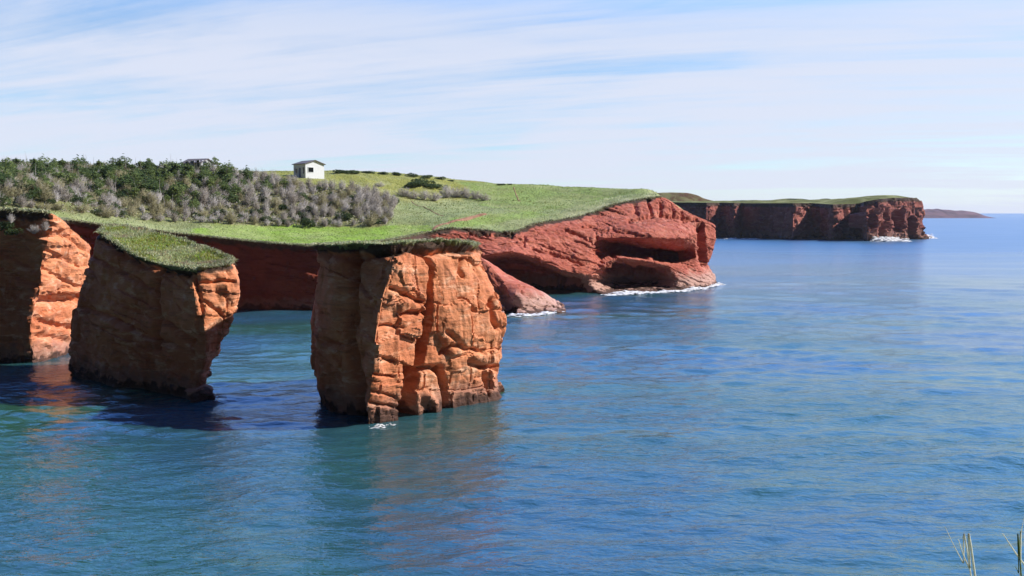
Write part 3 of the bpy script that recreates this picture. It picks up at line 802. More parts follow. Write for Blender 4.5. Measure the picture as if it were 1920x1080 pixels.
pl = inside(np.stack([pu, pv], 1), [(1020, 412), (1080, 385), (1235, 352), (1235, 378), (1150, 392), (1060, 415)]) & (RNG.random(n) < 0.75)
Tb[pl] = ptints(P[pl], ((GR_PALE * 1.2, .6), (GR_PALE, .4), (GR_SAGE, .4)), 0.2)
hh = RNG.uniform(0.12, 0.34, n); hh[pl] *= 1.7; hh[br] *= 0.5; hh[ol] *= 0.6
bl = [blades(P, None, hh, RNG.uniform(0.03, 0.07, n), Tb, 0.4)]
def rimset(B, N, n, sel, **k):
    nb = N.copy(); nb[:, 2] = 0; nb /= np.maximum(np.linalg.norm(nb, axis=1, keepdims=True), 1e-6)
    bu, bv = proj(B); s = sel(bu) & ~((bu > 92) & (bu < 180) & (B[:, 1] < 95)); return rim_blades(B[s], nb[s], n, **k)
bl.append(rimset(rim1, nrm1, 12000, lambda u: (u > -60), h=(0.2, 0.65), w=0.05, pale=0.8))
bl.append(rimset(rim2, N2[:, 0], 5000, lambda u: (u < 1240), h=(0.2, 0.7), w=0.06, pale=0.5))
Vb, Fb, Tb = join_blades(bl)
link('grass', mesh_np('grass', Vb, Fb, M_BLADE, False, {'tint': Tb}), kind='stuff', label='short and tussocky grass over the clifftop land', cat='grass')

# ------------------------------------------------------------------ paths (thin sheets over the land)
M_PATH = plain('red_dirt', (0.34, 0.185, 0.11), 0.95, 0.3, 1.5, 0.1)
def land_hit(u, v):
    """first land point on a sight line"""
    Ys = np.arange(80, 230, 0.25); a = (u - 960) / F; b = -(v - 540) / F
    dy = CP + b * SP; dz = -SP + b * CP
    XY = np.stack([a * Ys / dy, Ys], 1); z = CAMZ + dz * Ys / dy
    g = land_z(XY); k = np.argmax(g >= z)
    return np.array((XY[k, 0], XY[k, 1], g[k]))
def path(name, px, width, label):
    P = np.array([land_hit(*p) for p in px])
    ns = [max(2, int(np.linalg.norm(P[i + 1] - P[i]) / 0.8)) for i in range(len(P) - 1)]
    C = hermite(P, ns, 0.2, False)
    t = np.gradient(C[:, :2], axis=0); t /= np.linalg.norm(t, axis=1, keepdims=True) + 1e-9
    s = np.stack([-t[:, 1], t[:, 0]], 1)
    Vp = []
    K = 5
    for i in range(len(C)):
        wv = width * (1 + 0.35 * float(fbm(C[i] * 0.5, 2, 3)))
        for q in np.linspace(-1, 1, K):
            xy = C[i, :2] + s[i] * q * wv
            Vp.append((xy[0], xy[1], 0))
    Vp = np.array(Vp); Vp[:, 2] = ground(Vp[:, :2]) + 0.10 - 0.08 * np.abs(np.tile(np.linspace(-1, 1, K), len(C)))
    f = grid_faces(len(C), K, False)
    link(name, mesh_np(name, Vp, f, M_PATH), kind='structure', label=label, cat='path')
path('path', [(812, 431), (820, 424), (845, 417), (870, 412), (888, 407), (910, 401)], 0.5, 'red dirt path running up from the headland edge into the grass')
path('path', [(975, 378), (968, 366), (963, 352)], 0.13, 'faint reddish trail climbing the green slope to the skyline')
path('path', [(772, 378), (790, 388), (812, 398), (832, 406)], 0.11, 'narrow worn trail dropping across the sage slope')

# ------------------------------------------------------------------ low outcrop right of the stack
def ocol(*r): return hcol(*r)
cols = [
    ocol((880, 478, 127), (880, 500, 126), (884, 520, 125), (890, 550, 123), (893, 597)),
    ocol((906, 486, 126), (912, 510, 124), (918, 540, 122), (922, 565, 121), (925, 592)),
    ocol((946, 527, 122.5), (942, 545, 121), (945, 560, 120.5), (950, 575, 120), (955, 590)),
    ocol((975, 533, 122), (972, 552, 119.5), (975, 566, 119), (978, 580, 118.5), (980, 591)),
    ocol((1002, 541, 123), (1006, 556, 121), (1008, 568, 120), (1010, 580, 119.5), (1012, 589)),
    ocol((1030, 555, 125), (1040, 565, 124), (1046, 573, 123.5), (1052, 580, 123), (1056, 584)),
    ocol((1020, 548, 130), (1030, 556, 131), (1036, 562, 131), (1040, 566, 131), (1044, 571)),
    ocol((960, 526, 133), (960, 535, 135), (960, 545, 136), (960, 552, 137), (960, 560)),
    ocol((890, 478, 134), (890, 500, 136), (890, 520, 138), (890, 540, 140), (890, 556)),
    ocol((850, 475, 131), (850, 500, 131), (850, 520, 131), (850, 560, 131), (850, 572)),
]
st = [dict(p=[(936, 545), (950, 566), (958, 585)], w=12, d=1.2, hard=1, j=3), dict(p=[(975, 548), (1010, 560)], w=2, d=0.25)]
me, R, N = make_rock('rock_outcrop', cols, 0.25, M_RED, True, soil=0.01, soilcols=lambda G: np.zeros(G.shape[:2]), strokes=st, seed=81, cell=2.6, block=0.22, lump=0.3, strata=0.25)
ro = link('rock_outcrop', me, label='low pinkish rock ledge sloping into the water just right of the middle stack', cat='rock')
V, tri = cap(R[:, 0], 0.5, flat_tps(R[:, 0], 0.2), fall=1.0)
link('ledge_top', mesh_np('ledge_top', V, tri, M_RED, True, {'soil': np.zeros(len(V))}), ro)

# fallen blocks at the foot of the two stacks
def boulder(u, v, r, sc, seed, label):
    c = water(u, v); bm = bmesh.new(); bmesh.ops.create_icosphere(bm, subdivisions=5, radius=1.0)
    Vb = np.array([tuple(q.co) for q in bm.verts]); fb = np.array([[q.index for q in f.verts] for f in bm.faces]); bm.free()
    f1, f2, cid, tl = voro(Vb * 1.1 + seed * 3.3, seed); d = 1 + 0.9 * tl + 0.25 * (cid - .5) + 0.10 * fbm(Vb * 2.5 + seed, 3, seed)
    Vb = Vb * d[:, None] * r * np.array(sc)
    me = mesh_np('boulder', Vb, fb, M_ROCK, True, {'soil': np.zeros(len(Vb))}); me.set_sharp_from_angle(angle=math.radians(25))
    o = link('boulder', me, label=label, cat='boulder', group='fallen blocks at the water'); o.location = c + np.array((0, 0, r * sc[2] * 0.25)); o.rotation_euler = (0.1, 0.15, seed)
boulder(374, 748, 1.0, (1.2, 1, .8), 5, 'dark block under the overhanging end of the left fin')

# ------------------------------------------------------------------ far headland with caves
def far(u, vt, D, us=None, Ds=None):
    t = D3(u, vt, D); us = us or [u] * 6; Ds = Ds or [D] * 6
    return [t] + [Q3(a, d, t[2] * f) for a, d, f in zip(us, Ds, (.93, .8, .55, .28, 0, -.15))]
cols = [far(1120, 377, 505), far(1240, 379, 497), far(1318, 380, 486), far(1326, 380, 483), far(1348, 380, 500), far(1362, 380, 497), far(1376, 380.5, 480), far(1390, 380.5, 493), far(1402, 381, 486),
        far(1450, 381, 468), far(1482, 381, 457), far(1490, 381, 455), far(1524, 381, 473, [1520, 1515, 1520, 1524, 1526, 1526]), far(1540, 382, 466), far(1556, 383, 447), far(1566, 383, 445),
        far(1604, 382, 463), far(1616, 380, 456), far(1622, 378, 434), far(1630, 376.5, 432, [1628, 1626, 1628, 1630, 1632, 1632]), far(1650, 373, 436), far(1676, 371, 444), far(1702, 370.5, 455), far(1718, 371.5, 466, [1723, 1730, 1731, 1729, 1740, 1742], [466, 466, 466, 466, 464, 464]),
        far(1710, 371.5, 490, [1714, 1716, 1718, 1720, 1724, 1724]), far(1680, 374, 530), far(1590, 376, 580)]
st = [dict(p=[(1636, 404), (1637, 420)], w=9, d=14, hard=1, j=1), dict(p=[(1656, 424), (1657, 448)], w=6, d=9, hard=1, j=1), dict(p=[(1684, 404), (1687, 426)], w=12, d=17, hard=1, j=1),
      dict(p=[(1711, 413), (1713, 450)], w=9, d=15, hard=1, j=1), dict(p=[(1664, 400), (1662, 430)], w=3, d=2), dict(p=[(1536, 395), (1532, 445)], w=3, d=3), dict(p=[(1580, 420), (1590, 445)], w=7, d=4, hard=1)]
me, R3, N3 = make_rock('far_headland', cols, 1.0, M_FAR, False, soil=2.0, strokes=st, seed=91, cell=9, block=0.9, lump=1.0, strata=0.7, layer=2.5, fine=0.3, toplen=2.5, crack=0.5)
link('headland', me, kind='structure', label='distant dark red headland with sea caves at its right end', cat='headland')
B = np.concatenate([R3[:, 0], np.array([Q3(1500, 640, 20), Q3(1240, 640, 20), Q3(1080, 560, 20)])])
hump = [D3(*p) for p in [(1590, 374.5, 480), (1640, 367.5, 490), (1690, 368, 492), (1600, 373, 470), (1460, 378.6, 520), (1300, 377.6, 530), (1560, 379.5, 490)]]
fz = tps_fit(np.concatenate([R3[::6, 0], np.array(hump), B[-3:]]), 1.0)
V, tri = cap(B, 4.0, lambda XY: fz(XY) + 0.3 * fbm(np.concatenate([XY, XY[:, :1] * 0], 1) * 0.1, 3, 9), fall=4)
T = np.tile(GR_OLIVE * 0.26 + GR_SAGE * 0.08, (len(V), 1)) * (1 + 0.3 * fbm(V * 0.05, 3, 6)[:, None])
link('headland_top', mesh_np('headland_top', V, tri, M_TURF, True, {'tint': np.clip(T, 0.01, 1)}), kind='structure', label='grass cover of the distant headland with a hump at its right end', cat='land')

# hills behind
def hill(name, skyline, D, depth, tint, label, mat=None):
    n = len(skyline); rows = []
    xs = np.array([D3(u, v, D) for u, v in skyline])
    xs = hermite(xs, [6] * (n - 1), 0.1, False)
    xs[:, 2] += D / F * 0.6 * fbm(xs * (60.0 / D), 3, 12)
    prof = [(-1.0, -0.15), (-0.7, 0.25), (-0.4, 0.7), (-0.15, 0.95), (0, 1.0), (0.3, 0.9), (0.7, 0.5), (1.0, -0.1)]
    G = np.array([[(p[0], p[1] + a * depth, p[2] * b) for a, b in prof] for p in xs])
    G = np.swapaxes(hermite(np.swapaxes(G, 0, 1), [3] * 7, 0.1, False), 0, 1)
    G[..., 2] += D / F * 0.8 * fbm(G * (40.0 / D), 3, 15)
    Vh = G.reshape(-1, 3)
    T = np.tile(np.array(tint), (len(Vh), 1)) * (1 + 0.35 * fbm(Vh * (25.0 / D), 3, 16)[:, None])
    f = grid_faces(G.shape[0], G.shape[1], False)[:, ::-1]
    link(name, mesh_np(name, Vh, f, mat or M_TURF, True, {'tint': np.clip(T, .01, 1), 'soil': np.zeros(len(Vh))}), kind='structure', label=label, cat='hill')
hill('hill', [(1150, 372), (1200, 364), (1250, 361), (1285, 361), (1306, 366), (1320, 372), (1345, 378)], 640, 40, (0.12, 0.05, 0.035), 'dark reddish hill just right of the middle headland top')
hill('hill', [(1340, 376), (1400, 375.5), (1440, 376), (1470, 373), (1500, 372.5), (1525, 375), (1545, 372.5), (1560, 374), (1580, 379)], 720, 40, (0.035, 0.05, 0.03), 'low dark green hills behind the far cliffs')
hill('cape', [(1680, 392.5), (1730, 392), (1740, 391.5), (1752, 392), (1756, 391), (1762, 392.5), (1776, 393), (1790, 395), (1800, 394.5), (1812, 396), (1820, 397), (1826, 400), (1829, 404)], 2600, 120, (0.11, 0.055, 0.06), 'thin purple cape on the sea horizon at far right', plain('cape_rock', (0.13, 0.065, 0.072), 0.95, 0.4, 0.03))

# ------------------------------------------------------------------ vegetation
def leafy(n, pts, size, flat=0.5, up=0.0):
    """n random small quads at pts"""
    a = RNG.normal(0, 1, (n, 3)); a[:, 2] *= flat; a[:, 2] += up; a /= np.linalg.norm(a, axis=1, keepdims=True)
    b = np.cross(a, RNG.normal(0, 1, (n, 3))); b /= np.linalg.norm(b, axis=1, keepdims=True) + 1e-9
    s = (size * RNG.uniform(0.6, 1.4, n))[:, None]
    V = np.stack([pts - a * s - b * s * .45, pts + a * s - b * s * .3, pts + a * s * 1.1 + b * s * .3, pts - a * s + b * s * .45], 1).reshape(-1, 3)
    return V, np.arange(4 * n).reshape(-1, 4)
def spruce_mesh(h, r, n=760):
    """wind-clipped spruce: uneven tiers of flattened boughs round a leaning stem, thin pointed leader"""
    k = RNG.integers(11, 17); tz = np.sort(RNG.uniform(0.08, 0.88, k)); tz[-1] = 0.92; az0 = RNG.uniform(0, 6.283, k)
    lean = RNG.normal(0, 0.10, 2); wind = RNG.uniform(0, 6.283)
    reach = r * (1.05 - tz)**0.6 * RNG.uniform(0.35, 0.85, k) * (1 + 0.4 * np.cos(az0 - wind))
    cs = np.stack([reach * np.cos(az0), reach * np.sin(az0), tz * h], 1); cs[-1, :2] *= 0.2
    rs = r * (0.30 + 0.42 * (1 - tz)) * RNG.uniform(0.75, 1.25, k)
    rs[-1] *= 0.8; cs[-1, :2] *= 0.3
    c = RNG.choice(k, n, p=rs**2 / (rs**2).sum())
    d = RNG.normal(0, 1, (n, 3)); d /= np.linalg.norm(d, axis=1, keepdims=True)
    P = cs[c] + d * (rs[c] * np.cbrt(RNG.uniform(0.25, 1, n)))[:, None] * np.where(c == k - 1, 0, 1)[:, None] * (1, 1, 0.62) + (d * (rs[c] * RNG.random(n))[:, None] * (0.55, 0.55, 1.9)) * np.where(c == k - 1, 1, 0)[:, None]
    P[:, :2] += lean * P[:, 2:3]; P[:, 2] = np.maximum(P[:, 2], 0.05)
    V, f = leafy(n, P, 0.15, 0.5)
    sh = np.repeat(np.clip(RNG.normal(0, 0.2, n) + RNG.uniform(0.2, 0.8, k)[c], 0, 1), 4)
    return mesh_np('crown', V, f, M_SPRUCE, False, {'shade': sh})
def trunk_mesh(h, r, mat, name='trunk', seg=6, wob=0.06):
    zs = np.linspace(0, h, 7); V = []
    off = np.cumsum(RNG.normal(0, wob, (7, 2)), 0)
    for i, z in enumerate(zs):
        rr = r * (1 - 0.88 * i / 6)
        for k in range(seg):
            a = 2 * math.pi * k / seg; V.append((off[i, 0] + rr * math.cos(a), off[i, 1] + rr * math.sin(a), z - 0.25))
    f = []
    for i in range(6):
        for k in range(seg):
            f.append((i * seg + k, i * seg + (k + 1) % seg, (i + 1) * seg + (k + 1) % seg, (i + 1) * seg + k))
    return mesh_np(name, V, np.array(f), mat, True, {'shade': RNG.random(len(V))})
def twig_mesh(name, h, r, n, mat, spread=0.8, leafn=0, thick=0.04, leafmat=None):
    """bare dense shrub: tapering twigs fanning out of the base"""
    st = []; segs = []
    for k in range(n // 12):
        a = RNG.uniform(0, 6.283); q = math.sqrt(RNG.random())
        tip = np.array((math.cos(a) * r * q, math.sin(a) * r * q, h * (1 - 0.55 * q * q) * RNG.uniform(0.75, 1.08)))
        b = tip * (0.18, 0.18, 0); mid = (b + tip) / 2 + RNG.normal(0, 0.12, 3)
        segs += [(b, mid, thick), (mid, tip, thick * 0.7)]
        for _ in range(10):
            t = RNG.uniform(0.25, 1.0); p = b + (tip - b) * t + RNG.normal(0, 0.05, 3)
            d = (tip - b) * 0.25 + RNG.normal(0, 0.30, 3); d[2] = abs(d[2]) * 0.8
            segs.append((p, p + d * RNG.uniform(0.5, 1.1), thick * 0.55))
    A = np.array([s[0] for s in segs]); Bq = np.array([s[1] for s in segs]); w = np.array([s[2] for s in segs])[:, None]
    d = Bq - A; s1 = np.cross(d, RNG.normal(0, 1, d.shape)); s1 /= np.linalg.norm(s1, axis=1, keepdims=True) + 1e-9
    s2 = np.cross(d, s1); s2 /= np.linalg.norm(s2, axis=1, keepdims=True) + 1e-9
    m = len(A); V = np.stack([A + s1 * w, A - s1 * .5 * w + s2 * .87 * w, A - s1 * .5 * w - s2 * .87 * w, Bq], 1).reshape(-1, 3)
    b = np.arange(m)[:, None] * 4
    f = np.concatenate([np.concatenate([b, b + 1, b + 3], 1), np.concatenate([b + 1, b + 2, b + 3], 1), np.concatenate([b + 2, b, b + 3], 1)])
    sh = np.repeat(np.clip(RNG.normal(0.5, 0.28, m), 0, 1), 4)
    return mesh_np(name, V, f, mat, False, {'shade': sh})
def bush_mesh(name, r, h, n, mat):
    k = RNG.integers(4, 7); cs = np.stack([RNG.normal(0, r * .45, k), RNG.normal(0, r * .45, k), RNG.uniform(.3, .62, k) * h], 1)
    rs = RNG.uniform(.4, .62, k)
    c = RNG.integers(0, k, n); d = RNG.normal(0, 1, (n, 3)); d /= np.linalg.norm(d, axis=1, keepdims=True)
    P = cs[c] + d * (rs[c] * np.cbrt(RNG.uniform(.4, 1, n)))[:, None] * (r, r, h * .75)
    P[:, 2] = np.maximum(P[:, 2], 0.02)
    V, f = leafy(n, P, 0.15, 0.7)
    return mesh_np(name, V, f, mat, False, {'shade': np.repeat(np.clip(RNG.normal(.5, .28, n), 0, 1), 4)})

SPRUCE = [(spruce_mesh(h, r), trunk_mesh(h * .95, .09, M_BARK)) for h, r in ((3.0, 1.25), (3.4, 1.35), (2.6, 1.35), (3.8, 1.3), (2.9, 1.5), (3.3, 1.1), (2.3, 1.2))]
DEADS = [twig_mesh('grey_shrub', h, r, n, M_DEAD) for h, r, n in ((2.3, 1.1, 560), (2.7, 1.2, 620), (1.9, 1.35, 560), (2.2, 0.9, 480), (2.9, 1.0, 560), (1.6, 1.2, 480))]
DRYS = [twig_mesh('dry_shrub', h, r, n, M_DRY) for h, r, n in ((1.7, 1.3, 560), (2.1, 1.2, 560), (1.4, 1.4, 560), (1.8, 1.0, 480))]
SNAGS = [trunk_mesh(h, .075, M_DEAD, 'dead_trunk', 5, 0.10) for h in (3.6, 4.1, 3.2)]
GREENB = [bush_mesh('bush', r, h, 700, M_BUSH) for r, h in ((1.6, 1.7), (2.0, 1.6), (1.3, 1.4), (1.8, 2.1))]

WOOD = [(-60, 305), (200, 305), (380, 318), (450, 326), (520, 340), (600, 352), (680, 360), (745, 380), (725, 424), (560, 426), (400, 419), (250, 412), (120, 399), (0, 388), (-60, 387)]
def scatter(poly, n, Dr, dmin, tries=60000):
    pts = []; uu = RNG.uniform(min(p[0] for p in poly), max(p[0] for p in poly), tries); dd = np.sqrt(RNG.uniform(Dr[0]**2, Dr[1]**2, tries))
    X = (uu - 960) / F * dd; z = land_z(np.stack([X, dd], 1)); P = np.stack([X, dd, z], 1)
    a, b = proj(P); ok = inside(np.stack([a, b], 1), poly) & inside(P[:, :2], LB)
    P = P[ok]; out = np.empty((0, 3))
    for p in P:
        if len(out) == 0 or np.min(np.hypot(out[:, 0] - p[0], out[:, 1] - p[1])) > dmin:
            out = np.vstack([out, p])
            if len(out) >= n: break
    return out
SP_ALL = scatter(WOOD, 760, (92, 182), 1.35)
su, sv = proj(SP_ALL)
dep = SP_ALL[:, 1]
ORD = ['first', 'second', 'third', 'fourth', 'fifth', 'sixth', 'seventh', 'eighth', 'ninth', 'tenth', 'eleventh', 'twelfth', 'thirteenth', 'fourteenth', 'fifteenth', 'sixteenth', 'seventeenth', 'eighteenth', 'nineteenth', 'twentieth']
MARKS = [(-9e9, 60, "above the far left cliff"), (60, 130, "above the sunlit cliff face"), (130, 200, "above the notch"), (200, 270, "above the fin's upper end"),
         (270, 340, "above the fin's middle"), (340, 410, "above the fin's right end"), (410, 480, "above the cove"), (480, 548, 'left of the white hut'), (548, 615, 'below the white hut'), (615, 680, "right of the white hut"), (680, 9e9, "at the thicket's right end")]
registry = {}
def keep_label(o, desc, P):
    a, b = proj(P)
    registry.setdefault(desc, []).append((float(a), float(b), P[1], o))
def finish_labels():
    """single each plant out: what it is, which landmark it stands by, how deep in the wood, and its turn from the left"""
    for desc, lst in registry.items():
        bins = {}
        for a, b, d, o in lst:
            mk = next(m for m in MARKS if m[0] <= a < m[1])[2]
            bins.setdefault(mk, []).append((a, b, d, o))
        for mk, q in bins.items():
            q.sort(key=lambda t: t[2])
            nrow = max(1, math.ceil(len(q) / 7)); size = math.ceil(len(q) / nrow)
            rown = {1: [''], 2: ['front row', 'back row'], 3: ['front row', 'middle row', 'back row']}.get(nrow) or (['front row'] + [ORD[i] + ' row' for i in range(1, nrow - 1)] + ['back row'])
            for r in range(nrow):
                row = sorted(q[r * size:(r + 1) * size], key=lambda t: t[0])
                for i, (a, b, d, o) in enumerate(row):
                    pl = '' if len(row) == 1 else (ORD[i] + ' from left')
                    o['label'] = ' '.join((desc + ' ' + mk + (', ' if (rown[r] or pl) else '') + rown[r] + ' ' + pl).split())
def place_spruce(p, k, s, desc, group):
    root = bpy.data.objects.new('spruce_tree', None); COL.objects.link(root)
    root.location = p; root.rotation_euler = (0, 0, random.uniform(0, 6.28)); root.scale = (s * random.uniform(1.0, 1.4), s * random.uniform(1.0, 1.4), s)
    root['category'] = 'tree'; root['group'] = group
    for nm, me in (('crown', SPRUCE[k][0]), ('trunk', SPRUCE[k][1])):
        c = bpy.data.objects.new(nm, me); COL.objects.link(c); c.parent = root
    keep_label(root, desc, p); return root
def place_one(name, me, p, s, desc, cat, group, sz=1.0):
    o = bpy.data.objects.new(name, me); COL.objects.link(o)
    o.location = p; o.rotation_euler = (random.uniform(-.08, .08), random.uniform(-.08, .08), random.uniform(0, 6.28)); o.scale = (s, s, s * sz)
    o['category'] = cat; o['group'] = group; keep_label(o, desc, p); return o
nsp = ndd = 0
for i, p in enumerate(SP_ALL):
    a, b = su[i], sv[i]
    front = 388 + (a / 700) * 38 if a > 0 else 388
    rel = (front - b) / 90.0                        # 0 at the front edge, ~0.8 on the skyline
    pg = np.clip(-0.02 + 1.55 * rel - 0.9 * max(0, (a - 330) / 330), 0.0, 0.97)
    if a > 440: pg *= 0.3
    p = p - np.array((0, 0, 0.1))
    if random.random() < pg and nsp < 298:
        s = random.choice((0.55, 0.65, 0.75, 0.8, 0.95)) * random.uniform(.9, 1.1) * (0.8 if rel < 0.2 else 1.0)
        k = random.randrange(len(SPRUCE)); nsp += 1
        place_spruce(p, k, s, 'tall pointed green spruce' if k in (1, 3, 5) else 'squat bushy green spruce', 'windswept spruces on the slope')
    elif random.random() < (0.62 if a < 330 else 0.22):
        place_one('dry_shrub', DRYS[random.randrange(4)], p, random.uniform(0.7, 1.2), 'matted olive beige dry shrub', 'shrub', 'dry olive shrubs in the thicket')
    elif ndd < 298:
        k = random.randrange(len(DEADS)); ndd += 1
        s = random.uniform(0.7, 1.1) * (0.7 if rel < 0.15 else 1.0)
        place_one('grey_shrub', DEADS[k], p, s, 'upright bare grey shrub' if k in (0, 1, 3, 4) else 'low spreading bare grey shrub', 'shrub', 'bare grey shrubs in the thicket')
for j in range(44):
    p = SP_ALL[random.randrange(len(SP_ALL))] + np.array((0.6, -0.5, 0))
    place_one('dead_tree', SNAGS[j % 3], p, random.uniform(.8, 1.1), 'thin pale dead trunk', 'dead tree', 'pale dead trunks standing among the spruces')
OLV = scatter(WOOD, 130, (95, 182), 3.2)
for j, p in enumerate(OLV):
    place_one('bush', GREENB[j % 4], p - np.array((0, 0, .15)), random.uniform(.5, .9), 'low olive green bush', 'bush', 'olive bushes among the grey shrubs')
# undergrowth between the trunks
P = scatter(WOOD, 2600, (90, 182), 0.4, 30000)
P = np.repeat(P, 8, 0) + RNG.normal(0, 0.4, (len(P) * 8, 3)) * (1, 1, 0.5); P[:, 2] = land_z(P[:, :2]) + np.abs(RNG.normal(0.1, 0.28, len(P)))
Vu, fu = leafy(len(P), P, 0.16, 1.2)
Tu = np.repeat(tints(len(P), (GR_BROWN, .25), (GR_SAGE, .4), (GR_PALE, .5), (GR_DARK, .25), (np.array((0.5, 0.45, 0.42)), .4)), 4, 0)
link('undergrowth', mesh_np('undergrowth', Vu, fu, M_BLADE, False, {'tint': Tu}), kind='stuff', label='tangled low scrub and dry grass under the wood', cat='undergrowth')

# bushes on the crest and the slope right of the hut
def bush_at(u, v, Y, k, s, desc, mat='green', sz=1.0):
    if Y is None: p = land_hit(u, v)
    else:
        p = Q3(u, Y, 0); p[2] = land_z(p[None, :2])[0]
    p = p - np.array((0, 0, 0.1))
    o = place_one('bush' if mat == 'green' else 'grey_shrub', (GREENB if mat == 'green' else DEADS)[k], p, s, 'x', 'bush' if mat == 'green' else 'shrub', 'bushes on the ridge right of the hut')
    registry['x'].pop(); o['label'] = desc; o.scale = (s * 1.25, s * 1.25, s * (0.62 if mat == 'green' else 0.9))
for q in [(641, 0, 200, 0, 0.9, 'round dark bush on the skyline nearest right of the white hut'), (655, 0, 201, 1, 1.0, 'wide dark bush on the skyline, second right of the hut'), (670, 0, 202, 2, 0.9, 'small dark bush on the skyline, third right of the hut'),
          (693, 0, 204, 1, 0.75, 'low dark skyline bush after the gap right of the hut'), (722, 0, 205, 0, 0.7, 'low skyline bush above the olive slope'), (745, 0, 205, 2, 0.9, 'round skyline bush above the grey bank left end'),
          (772, 0, 206, 3, 0.75, 'tallest skyline bush above the big green clump'), (800, 0, 207, 1, 0.8, 'broad skyline bush above the grey bank'), (828, 0, 208, 0, 0.7, 'dark skyline bush at the right end of the row'),
          (848, 0, 209, 2, 0.6, 'small skyline bush beyond the end of the row'), (940, 0, 209, 0, 0.55, 'lone dark bush on the bare skyline above the red trail'), (958, 0, 209, 2, 0.4, 'tiny dark bush on the bare skyline above the red trail')]:
    bush_at(*q)
for q in [(778, 350, None, 0, 1.3, 'big dark green bush at the left of the slope clump'), (796, 346, None, 3, 1.2, 'big dark green bush at the top of the slope clump'), (812, 352, None, 1, 1.2, 'big dark green bush at the right of the slope clump')]:
    bush_at(*q)
for q in [(757, 368, None, 2, 1.2, 'bare grey shrub at the far left of the slope bank', 'grey'), (775, 372, None, 5, 1.2, 'bare grey shrub below the left green bush', 'grey'), (795, 374, None, 0, 1.0, 'bare grey shrub below the top green bush', 'grey'),
          (815, 376, None, 2, 1.2, 'bare grey shrub below the right green bush', 'grey'), (838, 370, None, 1, 1.2, 'tall bare grey shrub right of the green clump', 'grey'), (856, 370, None, 2, 1.4, 'broad bare grey shrub in the middle of the bank', 'grey'),
          (874, 371, None, 0, 1.2, 'bare grey shrub right of the broad one on the bank', 'grey'), (891, 373, None, 2, 1.2, 'bare grey shrub last but one at the right of the bank', 'grey'), (908, 376, None, 5, 1.1, 'low bare grey shrub at the far right of the bank', 'grey'), (712, 350, None, 5, 0.8, 'small pale shrub alone on the olive slope', 'grey')]:
    bush_at(*q)
# shrubs that hang on the ledge of the left cliff
for q, (a, b, m_, s, d) in enumerate([(8, 432, 'green', .5, 'small green shrub clinging to the shaded cliff at the picture left edge'), (25, 440, 'green', .4, 'small green shrub clinging to the shaded cliff below the dry one'),
                         (64, 438, 'grey', .45, 'pale dry shrub clinging to the shaded cliff beside the sunlit face'), (20, 418, 'grey', .4, 'dry reddish shrub clinging high on the shaded cliff'), (85, 433, 'grey', .4, 'pale dry shrub nearest the top of the sunlit face')]):
    p = D3(a, b, 78.2 + 0.2)
    o = place_one('cliff_shrub', (GREENB if m_ == 'green' else DEADS)[q % 4], p, s, 'x', 'shrub', 'shrubs clinging to the left cliff'); registry['x'].pop(); o['label'] = d
finish_labels()

# ------------------------------------------------------------------ the white hut, and the roof behind the trees
M_WHITE = plain('white_boards', (0.78, 0.80, 0.85), 0.6, 0.04)
M_ROOF = plain('grey_roofing', (0.16, 0.14, 0.14), 0.8, 0.2)
M_TRIM = plain('dark_trim', (0.06, 0.055, 0.06), 0.7)
M_GLASS = plain('dark_glass', (0.012, 0.014, 0.012), 0.15, 0.1, 1.0, 0.5)
M_DOOR = plain('blue_grey_door', (0.20, 0.22, 0.34), 0.6)
def box_np(lo, hi):
    x0, y0, z0 = lo; x1, y1, z1 = hi
    V = [(x0, y0, z0), (x1, y0, z0), (x1, y1, z0), (x0, y1, z0), (x0, y0, z1), (x1, y0, z1), (x1, y1, z1), (x0, y1, z1)]
    return V, [(0, 3, 2, 1), (4, 5, 6, 7), (0, 1, 5, 4), (1, 2, 6, 5), (2, 3, 7, 6), (3, 0, 4, 7)]
def boxes(name, lst, mat):
    V, Fq = [], []
    for lo, hi in lst:
        v, f = box_np(lo, hi); o = len(V); V += v; Fq += [tuple(i + o for i in q) for q in f]
    return mesh_np(name, V, Fq, mat, False)
